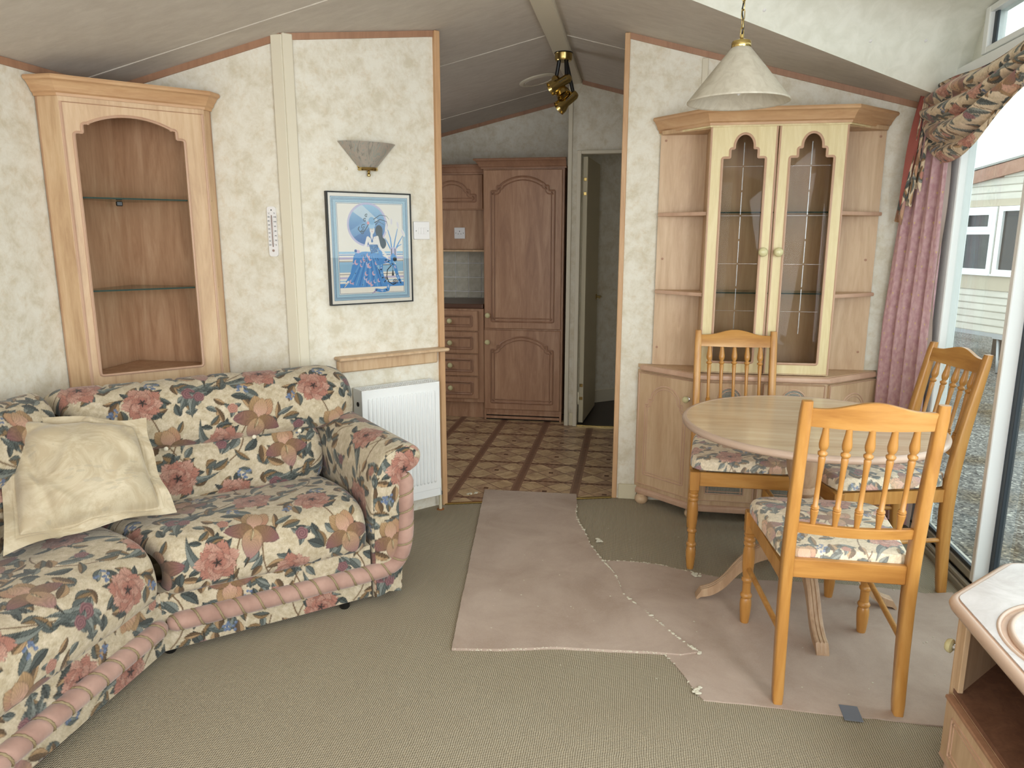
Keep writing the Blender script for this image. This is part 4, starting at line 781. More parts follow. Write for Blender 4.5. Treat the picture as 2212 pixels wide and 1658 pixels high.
# ================================================================ dining chairs
def chair(label):
    c = thing('dining_chair', label, 'chair', group='dining chairs round the table')
    # back posts: curved, leaning backwards (towards -y)
    def post_me(sx):
        zs = [0, .08, .2, .34, .44, .52, .64, .76, .88, .965]; ys = [-.238, -.231, -.222, -.218, -.220, -.228, -.245, -.267, -.290, -.307]; dp = [.034, .038, .044, .048, .050, .048, .042, .036, .031, .028]; xo = [.172, .172, .172, .172, .172, .172, .172, .172, .172, .172]
        mb = MB(); R = []; Z_ = np.linspace(0, .965, 26)
        for z in Z_:
            y = np.interp(z, zs, ys); d = np.interp(z, zs, dp) / 2; w_ = .0155 if z > .02 else .013; b_ = .004; x = sx * np.interp(z, zs, xo); e = .002 if z > .96 else 0
            w2_, d2 = w_ - e, d - e; R.append([Vector((x + a, y + q, z)) for a, q in ((-w2_ + b_, -d2), (w2_ - b_, -d2), (w2_, -d2 + b_), (w2_, d2 - b_), (w2_ - b_, d2), (-w2_ + b_, d2), (-w2_, d2 - b_), (-w2_, -d2 + b_))])
        return mb.skin(R).me('back_post')
    for sx in (-1, 1): link('back_post', post_me(sx), 'pine', c, smooth=50)
    def curved_bar(name, z0f, z1f, bow, y0f, x0=.158, th=.018, n=28, mat='pine_side', tilt=.25):
        mb = MB(); R = []
        for i in range(n + 1):
            t = i / n; x = -x0 + 2 * x0 * t; s_ = math.sin(PI * t); zb, zt = z0f(t), z1f(t); yb = y0f(zb) - bow * s_; yt = y0f(zt) - bow * s_
            h_ = th / 2; R.append([Vector((x, yb - h_, zb)), Vector((x, yb + h_, zb)), Vector((x, yt + h_, zt - .003)), Vector((x, yt + h_ - .003, zt)), Vector((x, yt - h_ + .003, zt)), Vector((x, yt - h_, zt - .003))])
        return mb.skin(R).go(name, mat, c, smooth=40)
    yf = lambda z: float(np.interp(z, [.44, .52, .64, .76, .88, .965], [-.220, -.228, -.245, -.267, -.290, -.307]))
    bump_ = lambda t: .5 - .5 * math.cos(2 * PI * min(max((t - .08) / .84, 0), 1))
    curved_bar('crest_rail', lambda t: .892 - .004 * math.sin(PI * t), lambda t: .944 + .024 * bump_(t), .014, yf, th=.02)
    curved_bar('lower_rail', lambda t: .560, lambda t: .590, .022, yf, th=.02)
    sp = [(0, .0072), (.06, .0082), (.14, .0112), (.165, .0118), (.172, .0090), (.18, .0105), (.19, .0122), (.20, .0085), (.205, .0112), (.215, .0075), (.45, .0070), (.6, .0082), (.70, .0102), (.715, .0075), (.722, .0108), (.74, .0135), (.752, .0135), (.765, .0085), (.775, .0075), (.795, .0115), (.83, .0138), (.86, .0130), (.93, .0100), (1, .0082)]
    sm = None
    for k in range(5):
        x = -.116 + .058 * k; bw = .018 * math.sin(PI * (x + .158) / .316); p0, p1 = Vector((x, yf(.585) - bw, .585)), Vector((x, yf(.892) - bw, .892)); L_ = (p1 - p0).length
        if sm is None: sm = MB().lathe([(0, 0)] + [(r, t * L_) for t, r in sp] + [(0, L_)], 12).me('spindle')
        o = link('spindle', sm, 'pine', c, loc=p0, smooth=50); o.rotation_euler = (p1 - p0).to_track_quat('Z', 'Y').to_euler()
    # front legs, turned
    tl = [(0, 0), (.0135, 0), (.016, .012), (.0195, .05), (.021, .075), (.0195, .095), (.016, .102), (.020, .106), (.0215, .112), (.020, .118), (.0155, .123), (.0150, .150), (.0155, .165), (.0195, .169), (.0205, .174), (.0195, .179), (.0160, .184), (.0205, .22), (.0215, .26), (.0200, .29), (.0165, .305), (.0200, .309), (.0210, .314), (.0200, .319), (.0170, .323), (.0200, .327), (.0210, .332), (.0200, .337), (.0170, .341), (.0210, .346), (.0215, .352), (.017, .357), (0, .358)]
    fl = MB().lathe(tl, 18); fl.box(-.0205, .0205, -.0205, .0205, .356, .438, .003); fm = fl.me('front_leg')
    for sx in (-1, 1): link('front_leg', fm, 'pine', c, loc=(sx * .203, .235, 0), smooth=40)
    # seat rails
    mb = MB().box(-.185, .185, .225, .245, .375, .436, .003); mb.go('front_rail', 'pine_side', c); MB().box(-.158, .158, -.230, -.209, .412, .470, .003).go('rear_rail', 'pine_side', c)
    for sx in (-1, 1):
        p, q = Vector((sx * .172, -.215, 0)), Vector((sx * .203, .225, 0)); d = (q - p).normalized(); n_v = Vector((-d.y, d.x, 0)) * .009; F = [Vector((p.x, p.y, .385)), Vector((q.x, q.y, .385)), Vector((q.x, q.y, .436)), Vector((p.x, p.y, .436))]
        MB().skin([[f - n_v for f in F], [f + n_v for f in F]]).go('side_rail', 'pine', c)
        MB().tube([(sx * .172, -.225, .225), (sx * .187, .0, .222), (sx * .203, .235, .22)], .0095, 10).go('stretcher', 'pine', c, smooth=50)
    # padded seat carrying the print
    n1, n2_ = 190, 190; s = np.linspace(-1, 1, n1); A2, B2 = np.meshgrid(s, s); ang = np.arctan2(B2, A2); mxx = np.maximum(np.abs(A2), np.abs(B2)); pp = 7.
    sc_ = mxx / ((np.abs(A2) ** pp + np.abs(B2) ** pp) ** (1 / pp) + 1e-9); a2, b2 = A2 * sc_, B2 * sc_
    prof_r = mxx; rad = np.where(prof_r < .86, prof_r / .86 * .93, .93 + .07 * np.sin(np.clip((prof_r - .86) / .10, 0, 1) * PI / 2)); k_ = rad / np.maximum(mxx, 1e-6)
    yy = .012 + b2 * k_ * .243; hwid = .176 + .052 * ((yy + .23) / .485); xx = a2 * k_ * hwid * 1.0
    yy = yy - .012 * (1 - a2 ** 2) * 0 ; zz = np.where(prof_r < .86, .482 + .010 * (1 - (prof_r / .86) ** 2), .482 - .046 * np.clip((prof_r - .86) / .14, 0, 1) ** 1.3) + wrinkle(A2, B2, .0015, 71, 6)
    # notch round the posts
    yy = np.maximum(yy, np.where(np.abs(xx) > .148, -.190, -.206)); zz += .012
    dr_ = np.maximum(.492 - zz, 0) * (prof_r > .8); uv = np.stack([xx + .33 + np.sign(a2) * dr_ * (np.abs(a2) > np.abs(b2)), yy + .16 + np.sign(b2) * dr_ * (np.abs(b2) >= np.abs(a2))], -1); grid('seat_pad', np.stack([xx, yy, zz], -1), 'seat_fabric', c, uv=uv, col=flora(uv, ts=.50))
    return c
ch = chair('pine spindle-back dining chair with floral seat, nearest, standing on the torn runner')
ch.location = (.646, 2.335, 0)
c2 = copy_tree(ch); c2.location = (.480, 3.236, 0); c2.rotation_euler = (0, 0, math.radians(180)); c2['label'] = 'pine spindle-back dining chair with its back to the sideboard'
c3_ = copy_tree(ch); c3_.location = (.991, 3.072, 0); c3_.rotation_euler = (0, 0, math.radians(101)); c3_['label'] = 'pine spindle-back dining chair with its back to the patio door'

# ================================================================ things on the angled wall
JW = Vector((-.973, 3.566, 0)); AW = PI / 4 + PI  # local +x runs leftwards along the wall, local -y... see wl()
def wl(s_, o_, z): return (JW.x - r_ * s_ + r_ * o_, JW.y - r_ * s_ - r_ * o_, z)
# local frame for wall things: origin on the wall, +x to the right as seen from the room, -y into the room
def wthing(name, label, cat, s_, z, group=None, o_=0.): return thing(name, label, cat, wl(s_, o_, z), PI / 4, group)
rad = wthing('radiator', 'white panel radiator with vertical flutes and a top grille, on the angled wall', 'radiator', .485, 0)
mb = MB(); W_, H1, H2_ = .415, .10, .695
n = 26; xs_ = []; rows = []
mb.box(0, W_, -.118, -.112, H1 + .04, H2_ - .004, .002); mb.go('front_panel', 'white_enamel', rad)
pit = (W_ - .05) / 18; fm = None
for k in range(18):
    if fm is None:
        q = MB(); R = []
        for z, w_ in ((H1 + .075, .0), (H1 + .079, .005), (H1 + .09, .0075), (H2_ - .055, .0075), (H2_ - .044, .005), (H2_ - .04, 0)): R.append([Vector((w_ * c_ + 0, -.1178 - (.0085 if w_ else 0) * s2_, z)) for c_, s2_ in ((-1, 0), (-.75, .8), (0, 1), (.75, .8), (1, 0))])
        fm = q.skin(R, closed=False, caps=False).me('flute')
    link('flute', fm, 'white_enamel', rad, loc=(.025 + pit * (k + .5), 0, 0), smooth=True)
for x in (0, W_ - .004):
    MB().box(x, x + .004, -.118, -.02, H1, H2_, .001).go('side_panel', 'white_enamel', rad)
MB().box(0, W_, -.113, -.108, H1 - .0, H1 + .045, .001).go('lower_lip', 'white_enamel', rad); MB().box(.004, W_ - .004, -.03, -.02, H1, H2_ - .01).go('rear_panel', 'white_enamel', rad)
mb = MB(); mb.box(0, W_, -.1175, -.110, H2_ - .004, H2_); mb.box(0, W_, -.028, -.020, H2_ - .004, H2_)
for k in range(4): mb.box(0, W_, -.095 + k * .018 - .0012, -.095 + k * .018 + .0012, H2_ - .003, H2_)
for k in range(36): x = .006 + k * (W_ - .012) / 35; mb.box(x - .0018, x + .0018, -.112, -.024, H2_ - .003, H2_ - .0005)
mb.go('top_grille', 'white_enamel', rad); MB().box(.004, W_ - .004, -.108, -.03, H2_ - .05, H2_ - .045).go('inside_shadow', 'dark_gap', rad)
MB().lathe([(0, 0), (.011, 0), (.011, .003), (0, .0032)], 16, M=Matrix.Translation((-.001, -.075, H2_ - .07)) @ Matrix.Rotation(-PI / 2, 4, 'Y')).go('end_hole', 'dark_gap', rad)
for x in (.08, W_ - .08): MB().box(x, x + .03, -.03, -.0, .3, .5).go('bracket', 'white_enamel', rad)
pp_ = wthing('radiator_valve', 'cream painted radiator pipe with valve rising from the carpet by the kitchen opening', 'valve', .045, 0)
MB().tube([(0, -.06, 0), (0, -.06, .17)], .0085, 12).go('pipe', 'pipe_paint', pp_, smooth=50); MB().lathe([(.009, .08), (.013, .083), (.013, .10), (.009, .103)], 8, c=(0, -.06, 0)).go('valve_nut', 'steel_dull', pp_); MB().tube([(0, -.06, .115), (-.035, -.066, .115)], .006, 10).go('elbow', 'pipe_paint', pp_, smooth=50)
MB().lathe([(0, 0), (.02, 0), (.019, .003), (0, .004)], 14, c=(0, -.06, 0)).go('floor_ring', 'rust', pp_)
ws = wthing('wall_shelf', 'narrow pale wood wall shelf above the radiator', 'shelf', .565, .771)
MB().box(-.0, .585, -.075, .002, .062, .078, .005).go('shelf_board', 'ash_door', ws); MB().box(.01, .545, -.022, .0, 0, .062, .006).go('backboard', 'ash_panel', ws)
sw = wthing('light_switch', 'white triple light switch beside the framed picture', 'switch', .133, 1.385)
MB().box(0, .088, -.010, 0, 0, .086, .004, 2).go('switch_plate', 'white_plastic', sw)
for k in range(3): MB().box(.022 + k * .0148, .036 + k * .0148, -.013, -.009, .026, .056, .001).go('rocker', 'white_plastic', sw)
for x in (.012, .076): MB().lathe([(0, 0), (.003, 0), (.003, .001), (0, .001)], 8, M=Matrix.Translation((x, -.0095, .041)) @ Matrix.Rotation(PI / 2, 4, 'X')).go('screw', 'steel_dull', sw)
MB().lathe([(0, 0), (.008, 0), (.006, .002), (0, .003)], 12, M=Matrix.Translation(wl(.462, 0, 1.7)) @ Matrix.Rotation(PI / 4, 4, 'Z') @ Matrix.Rotation(PI / 2, 4, 'X')).go('x', 'cream_strip').name = 'screw_cap'
o = bpy.data.objects['screw_cap'] if 'screw_cap' in bpy.data.objects else None
prop(COL.objects[-1], 'small cream screw cap on the wall left of the wall light', 'cap')
# wall light: half cone of marbled glass
sl = wthing('wall_light', 'marbled glass half-cone wall light with brass finial, above the framed picture', 'wall light', .362, 1.675)
nz_, nt_ = 24, 40; P = np.zeros((nz_, nt_, 3))
for i in range(nz_):
    t = i / (nz_ - 1)
    for j in range(nt_):
        a_ = PI + PI * j / (nt_ - 1); rx = .040 + .100 * t; ry = .030 + .045 * t; P[i, j] = (rx * math.cos(a_), ry * math.sin(a_) - .004, .028 + .112 * t - .010 * t * (1 - math.sin(a_) ** 2) * 0)
grid('glass_shade', P, 'marbled_glass', sl, uv=P[..., [0, 2]]); 
MB().box(-.05, .05, -.012, 0, .03, .09, .004).go('back_plate', 'brass', sl); q = MB(); q.lathe([(0, .018), (.043, .018), (.048, .024), (.044, .032), (0, .034)], 24); 
for v in q.bm.verts: v.co.y = v.co.y * .75 - .012 if v.co.y < 0 else -.002
q.go('brass_rim', 'brass', sl, smooth=40); MB().lathe([(0, -.008), (.006, -.007), (.0085, 0), (.006, .007), (.004, .009), (.007, .012), (.007, .015), (.004, .018), (0, .019)], 16, c=(0, -.018, 0)).go('finial', 'brass', sl, smooth=50)
# thermometer
tm = thing('wall_thermometer', 'white wall thermometer with two printed scales, on the wall beside the corner cabinet', 'thermometer', (-1.575, 3.049, 1.312), 0)
MB().plate([fillet(rect(-.021, .021, 0, .215), .014, 5)], -.007, d0=0).go('thermometer_body', 'white_plastic', tm); MB().tube([(0, -.008, .042), (0, -.008, .178)], .0022, 8).go('tube', 'red_spirit', tm, smooth=True)
MB().lathe([(0, 0), (.0055, 0), (.0055, .002), (0, .0025)], 14, M=Matrix.Translation((.0, -.007, .026)) @ Matrix.Rotation(PI / 2, 4, 'X')).go('bulb', 'red_spirit', tm); MB().lathe([(0, 0), (.003, 0), (0, .001)], 10, M=Matrix.Translation((0, -.0072, .200)) @ Matrix.Rotation(PI / 2, 4, 'X')).go('nail_hole', 'black', tm)
mb = MB()
for k in range(29): mb.box(-.0095 + (.002 if k % 4 else 0), -.005, -.0078, -.0068, .05 + k * .0043 - .0003, .05 + k * .0043 + .0003)
for k in range(25): mb.box(.005, .0095 - (.002 if k % 4 else 0), -.0078, -.0068, .05 + k * .005 - .0003, .05 + k * .005 + .0003)
mb.go('scale_marks', 'ink', tm, kind='stuff')
def text(body, size, loc, mat, parent, rot=(PI / 2, 0, 0), name='numeral'):
    cu = bpy.data.curves.new(name, 'FONT'); cu.body = body; cu.size = size; cu.align_x = 'CENTER'; cu.align_y = 'CENTER'; cu.extrude = .0002; cu.resolution_u = 2
    t = bpy.data.objects.new('tmp', cu); me = bpy.data.meshes.new_from_object(t); bpy.data.objects.remove(t); return link(name, me, mat, parent, loc=loc, rot=rot)
for k, v in enumerate(('20', '10', '0', '10', '20', '30', '40', '50')): text(v, .0095, (-.0145, -.0076, .05 + k * .0172), 'ink', tm)
for k, v in enumerate(('0', '20', '40', '60', '80', '100', '120')): text(v, .0085, (.0145, -.0076, .05 + k * .020), 'ink', tm)
text('°C', .009, (-.0125, -.0076, .185), 'ink', tm, name='unit_mark'); text('°F', .009, (.0125, -.0076, .185), 'ink', tm, name='unit_mark')
# ---- framed print: a plain art-deco style lady in blue, painted as vertex colours
pw, ph = .420, .510; fp = wthing('framed_picture', 'black-framed blue art print of a seated lady in a patterned gown before a round mirror', 'picture', .573, 1.088)
PN, PM = 400, 486; gx, gz = np.meshgrid(np.linspace(0, 1, PN), np.linspace(0, 1, PM)); ART = np.ones((PM, PN, 3)) * c3(232, 226, 214)
gy = 1 - gz  # 0 at the bottom, 1 at the top; painting coordinates gx, y
Yq = gz
def paint(mask, col, al=1.0):
    global ART
    m_ = np.clip(mask, 0, 1)[..., None] * al; ART = ART * (1 - m_) + (col if isinstance(col, np.ndarray) and col.ndim == 3 else np.ones_like(ART) * col) * m_
def box_(x0, x1, y0, y1): return ((gx > x0) & (gx < x1) & (Yq > y0) & (Yq < y1)).astype(float)
def ell(cx, cy, rx, ry, rot=0.):
    X, Y = gx - cx, (Yq - cy) * 1.21; c, q = math.cos(rot), math.sin(rot); x, y = X * c + Y * q, -X * q + Y * c; return np.clip((1 - np.sqrt((x / rx) ** 2 + (y / (ry * 1.21)) ** 2)) * rx * 300 + .5, 0, 1)
def seg(x0, y0, x1, y1, w0, w1=None):
    w1 = w0 if w1 is None else w1; dx, dy = x1 - x0, (y1 - y0) * 1.21; X, Y = gx - x0, (Yq - y0) * 1.21; t = np.clip((X * dx + Y * dy) / (dx * dx + dy * dy + 1e-9), 0, 1); return np.clip((w0 + (w1 - w0) * t - np.hypot(X - t * dx, Y - t * dy)) * 350 + .5, 0, 1)
def pline(P, w, col, w1=None):
    n = len(P) - 1
    for i in range(n): paint(seg(*P[i], *P[i + 1], w + ((w1 if w1 is not None else w) - w) * i / n, w + ((w1 if w1 is not None else w) - w) * (i + 1) / n), col)
def polym(P):
    ins = np.zeros_like(gx, bool); n = len(P)
    for i in range(n):
        x0, y0 = P[i]; x1, y1 = P[(i + 1) % n]
        if y0 == y1: continue
        ins ^= ((Yq > min(y0, y1)) & (Yq <= max(y0, y1)) & (gx < (x1 - x0) * (Yq - y0) / (y1 - y0) + x0))
    return ins.astype(float)
def spiral(cx, cy, r, turns, a0=0, n=26): return [(cx + r * (1 - k / n) * math.cos(a0 + turns * 6.28 * k / n), cy + r * (1 - k / n) / 1.21 * math.sin(a0 + turns * 6.28 * k / n)) for k in range(n)]
PB, PBL, PBD, LAV, INK_, CRM = c3(74, 140, 206), c3(150, 192, 222), c3(34, 84, 156), c3(190, 184, 214), c3(24, 28, 40), c3(236, 230, 218)
paint(box_(.03, .97, .03, .97), c3(160, 192, 210)); 
for d in (.03, .045, .055): paint(box_(d, 1 - d, d, 1 - d) - box_(d + .004, 1 - d - .004, d + .004, 1 - d - .004), c3(90, 110, 140))
paint(box_(.095, .905, .085, .915), CRM)
for d in (.087, .10): paint(box_(d, 1 - d, d - .01, 1.01 - d) - box_(d + .003, 1 - d - .003, d - .007, 1.007 - d), c3(110, 125, 150))
for y0, y1, c in ((.455, .475, PBL), (.44, .448, c3(90, 130, 190)), (.405, .425, LAV), (.382, .386, INK_), (.29, .38, PBL), (.265, .269, INK_), (.225, .245, LAV), (.20, .212, PBL), (.145, .185, PB)): paint(box_(.105, .895, y0, y1), c)
paint(box_(.105, .895, .285, .36), PBL * .97); paint(ell(.46, .72, .245, .20), LAV); g_ = lerp3(PBD, PBL, np.clip((Yq - .54) / .34, 0, 1)); paint(ell(.46, .72, .222, .182), g_)
paint(ell(.46, .72, .222, .182) * polym([(.28, .84), (.40, .9), (.60, .76), (.50, .72)]), c3(214, 222, 226), .7); paint(ell(.46, .72, .222, .182) * polym([(.24, .66), (.28, .6), (.5, .70), (.44, .76)]), PBL, .4)
paint(ell(.60, .665, .045, .052), INK_); paint(polym([(.56, .66), (.64, .64), (.66, .52), (.57, .50)]), INK_); paint(ell(.64, .55, .045, .05), INK_)
# plant and vase
for P in ([(.76, .46), (.74, .60), (.70, .70)], [(.77, .46), (.80, .58), (.84, .70)], [(.78, .46), (.85, .56), (.90, .62)], [(.76, .46), (.70, .56), (.67, .60)], [(.775, .46), (.83, .52), (.88, .54)]): pline(P, .009, PB, .003)
for x, y, r in ((.70, .70, -.3), (.84, .72, .2), (.90, .65, .5), (.76, .75, 0.)): paint(ell(x, y, .020, .045, r), CRM); paint(ell(x, y, .012, .03, r), c3(220, 214, 222))
paint(box_(.735, .815, .38, .51), LAV); paint(box_(.745, .755, .42, .50), INK_); paint(box_(.79, .80, .42, .50), INK_); paint(polym([(.735, .38), (.815, .38), (.815, .42), (.77, .46), (.735, .43)]), PB); paint(ell(.79, .40, .025, .02), INK_)
# bench
paint(box_(.47, .80, .352, .364), c3(228, 226, 222)); pline([(.48, .35), (.79, .35)], .003, INK_)
pline([(.52, .345), (.585, .30), (.60, .24), (.585, .20), (.565, .185)], .005, INK_); pline([(.745, .345), (.69, .30), (.68, .24), (.70, .19), (.76, .16), (.80, .175)], .005, INK_); pline(spiral(.785, .185, .035, 2.2, -.5), .0035, INK_); pline(spiral(.60, .22, .02, 1.6), .003, INK_); pline(spiral(.67, .22, .02, 1.6, 2), .003, INK_)
pline([(.575, .19), (.70, .19)], .003, INK_)
for x in (.50, .76): pline([(x, .34), (x, .295)], .002, INK_); paint(polym([(x - .006, .295), (x + .006, .295), (x + .014, .245), (x - .014, .245)]), INK_)
# gown
G_ = [(.30, .46), (.42, .475), (.60, .455), (.70, .40), (.72, .37), (.56, .345), (.60, .24), (.64, .18), (.62, .145), (.44, .15), (.30, .165), (.19, .185), (.17, .20), (.23, .27), (.26, .36), (.275, .43)]
paint(polym(G_), PB); R_ = np.random.RandomState(4); gm = polym(G_)
for k in range(11): x0 = .34 + k * .025; paint(seg(.40 + k * .012, .43, .20 + k * .045, .155, .004, .007) * gm, PBD if k % 2 else PBL, .45)
for k in range(34):
    x, y = R_.uniform(.18, .70), R_.uniform(.15, .46); r = R_.uniform(.014, .026); m_ = (ell(x, y, r, r) - ell(x + r * .45, y + r * .3, r * .75, r * .75)) * gm; paint(m_, c3(222, 176, 190) if k % 3 else LAV, .95)
for k in range(26): x, y = R_.uniform(.2, .7), R_.uniform(.15, .46); paint(ell(x, y, .004, .004) * gm, INK_)
for P, w in (([(.60, .50), (.62, .40), (.61, .30), (.63, .22), (.70, .15), (.69, .115), (.62, .105), (.54, .115)], .022), ([(.66, .40), (.74, .37), (.79, .33), (.82, .24), (.86, .17)], .022)):
    pline(P, w, PB, w * .8)
    for k in range(16): q = P[k % (len(P) - 1)]; q2 = P[k % (len(P) - 1) + 1]; t = R_.rand(); paint(ell(q[0] + (q2[0] - q[0]) * t, q[1] + (q2[1] - q[1]) * t, .006, .011, R_.uniform(0, 3)), (INK_, LAV, PBL)[k % 3])
for k in range(7): pline([(.54, .118 - .0 * k), (.49 + .006 * k, .085 + .002 * k)], .002, c3(150, 130, 170))
SK = c3(234, 228, 222)
paint(polym([(.47, .545), (.585, .545), (.575, .47), (.49, .455)]), c3(60, 110, 170))
for k in range(40): paint(ell(R_.uniform(.48, .58), R_.uniform(.46, .54), .004, .003), PBL if k % 2 else INK_, .8)
paint(polym([(.455, .60), (.57, .615), (.59, .54), (.47, .54)]), SK); pline([(.46, .60), (.43, .53), (.36, .475)], .018, SK, .011); pline([(.575, .605), (.60, .52), (.66, .455), (.70, .41)], .018, SK, .010); pline([(.505, .61), (.51, .65)], .014, SK)
paint(ell(.515, .675, .030, .042), SK); paint(ell(.51, .72, .047, .035), PBL); paint(ell(.515, .755, .04, .035, .3), c3(120, 170, 210)); paint(ell(.47, .735, .016, .015), c3(226, 150, 160))
for s2_ in (-1, 1): paint(ell(.513 + s2_ * .012, .682, .005, .0025), INK_)
paint(ell(.515, .657, .006, .003), c3(200, 90, 100)); pline([(.515, .676), (.512, .668)], .0013, c3(150, 130, 130))
for P, w in (([(.54, .77), (.62, .81), (.70, .80), (.73, .77)], .004), ([(.55, .74), (.62, .77), (.70, .75), (.71, .71)], .005), ([(.56, .72), (.60, .75), (.67, .72)], .004)): pline(P, w, INK_, .001)
for cx, cy, r in ((.41, .70, .03), (.43, .76, .022), (.45, .80, .02), (.40, .65, .03)): pline(spiral(cx, cy, r, 1.2, 1.0), .0035, INK_, .002)
pline([(.47, .72), (.42, .66), (.37, .655), (.345, .68), (.36, .70)], .004, INK_); paint(ell(.55, .60, .002, .002), INK_); pline([(.49, .61), (.51, .57), (.53, .61)], .004, PBD); paint(ell(.51, .57, .012, .012), PBD)
paint(ell(.335, .475, .022, .016), c3(208, 180, 206)); paint(ell(.305, .482, .016, .014), PBD); pline([(.20, .20), (.155, .155)], .012, SK, .005); pline([(.14, .15), (.19, .185)], .002, INK_)
Pq = np.stack([gx * (pw - .012) + .006, np.full_like(gx, -.0195), gz * (ph - .012) + .006], -1)
grid('art_print', Pq, 'art_print', fp, uv=Pq[..., [0, 2]], col=srgb2lin(np.clip(ART, 0, 1)), label='blue and cream art print')
MB().plate([rect(0, pw, 0, ph), rect(.006, pw - .006, .006, ph - .006)], -.024, d0=0).go('picture_frame', 'black', fp); MB().box(.006, pw - .006, -.019, -.002, .006, ph - .006).go('backing', 'black', fp); MB().box(.006, pw - .006, -.0222, -.0205, .006, ph - .006).go('glass', 'picture_glass', fp)

# ================================================================ kitchen
KY = 5.42
def kdoor(name, parent, x0, x1, z0, z1, kn=None, arch=True, yf=0., m=.055, label=None):
    """routed panel door; local y=0 is the cabinet front"""
    o = MB().box(0, x1 - x0, -.018, 0, 0, z1 - z0, .004).go(name, 'kitchen_wood', parent, loc=(x0, yf, z0), label=label); w_, h_ = x1 - x0, z1 - z0
    if arch: ol = cathedral(m, w_ - m, m, h_ - m * .9, (.045, .035), (.028, .010), .055, .008)
    else: ol = fillet(rect(m, w_ - m * .8, m * .62, h_ - m * .62), .008)
    mb = MB(); bead(mb, ol, -.0180, .008); bead(mb, inset(ol, .024 if arch else .014), -.0182, .0055); mb.go('panel_moulding', 'kitchen_edge', o, smooth=50)
    if not arch: MB().plate([inset(ol, .018)], -.0215, d0=-.0175).go('raised_panel', 'kitchen_wood', o)
    if kn: knob(o, (kn[0], -.018, kn[1]), r=.020)
    return o
wood('shaded_floor', (98, 68, 52), (116, 82, 64), (132, 96, 76))  # wood colour darkened to stand in for shade inside the television cabinet
wood('kitchen_edge', (134, 98, 76), (150, 112, 88), (166, 128, 104), sc=8)
tc_ = thing('tall_kitchen_cupboard', 'tall brown integrated fridge cupboard with two arched panel doors, in the kitchen', 'cupboard', (-1.12, KY, 0))
MB().box(0, .60, .0, .50, .045, 1.885, .002).go('carcass', 'kitchen_wood', tc_)
kdoor('upper_door', tc_, .005, .585, .715, 1.875, kn=(.028, .10)); kdoor('lower_door', tc_, .0, .585, .085, .703, kn=(.030, .525))
MB().box(.0, .012, -.012, 0, .0, .085).box(.585, .60, -.012, 0, 0, .085).go('plinth_end', 'kitchen_wood', tc_, kind='stuff')
for z in (.022, .050): MB().box(.012, .585, -.008 if z > .03 else -.014, 0, z - .011, z + .009, .002).go('vent_slat', 'kitchen_wood', tc_)
MB().box(.012, .585, .004, .01, 0, .085).go('vent_shadow', 'dark_gap', tc_)
MB().sweep([(-.005, .5), (-.005, -.018), (.612, -.018)], [(o_ * 1.15, z) for o_, z in CORN], 1.882).go('cornice', 'kitchen_edge', tc_, smooth=30)
MB().box(-.005, .612, -.018, .5, 1.884, 1.90).go('top_board', 'kitchen_wood', tc_)
wc = thing('wall_cupboard', 'brown kitchen wall cupboard with arched door over an open niche', 'cupboard', (-2.25, 5.62, 0))
yk = 5.62
mb = MB().box(0, 1.122, 0, .32, 1.600, 1.865, .001); mb.go('carcass', 'kitchen_wood', wc)
MB().box(0, 1.122, .30, .32, 1.30, 1.60).go('niche_back_far', 'inner_veneer', wc) if False else MB().box(0, 1.122, .06, .08, 1.30, 1.60).go('niche_back', 'inner_veneer', wc)
MB().box(1.10, 1.122, 0, .32, 1.285, 1.60).go('niche_side', 'kitchen_wood', wc); MB().box(0, 1.122, 0, .32, 1.283, 1.298, .002).go('niche_shelf', 'ash_panel', wc)
kdoor('cupboard_door', wc, .60, 1.085, 1.605, 1.862, kn=(.09, .055)); kdoor('cupboard_door', wc, .10, .595, 1.605, 1.862)
MB().sweep([(0, -.018), (1.13, -.018)], [(o_, z) for o_, z in CORN], 1.862).go('cornice', 'kitchen_edge', wc, smooth=30)
so = thing('wall_socket', 'cream double-screw power socket in the kitchen niche', 'socket', (-1.365, 5.679, 1.425))
MB().box(-.043, .043, -.008, 0, -.043, .043, .003, 2).go('socket_plate', 'white_plastic', so)
for x, z, w_, h_ in ((0, .014, .003, .008), (-.011, -.006, .007, .003), (.011, -.006, .007, .003)): MB().box(x - w_ / 2 - .001, x + w_ / 2 + .001, -.0088, -.0078, z - h_ / 2, z + h_ / 2).go('pin_hole', 'black', so)
for x in (-.030, .030): MB().lathe([(0, 0), (.003, 0), (0, .001)], 8, M=Matrix.Translation((x, -.008, 0)) @ Matrix.Rotation(PI / 2, 4, 'X')).go('screw', 'black', so)
# worktop on its own, then the drawer unit under it
wt = MB().box(-2.28, -1.125, 5.40, 5.93, .862, .898, .008, 3).go('kitchen_worktop', 'granule_worktop'); prop(wt, 'dark brown speckled kitchen worktop over the drawers', 'worktop')
du = thing('drawer_unit', 'brown kitchen base unit with four knobbed drawers', 'drawer unit', (-1.75, KY, 0))
MB().box(0, .625, .0, .5, .13, .860, .001).go('carcass', 'kitchen_wood', du); MB().box(0, .625, .045, .06, 0, .13).go('plinth', 'kitchen_wood', du)
for z0, z1 in ((.690, .845), (.516, .682), (.340, .507), (.160, .330)): 
    kdoor('drawer', du, .12, .585, z0, z1, arch=False, m=.06, kn=(.245, (z1 - z0) / 2))
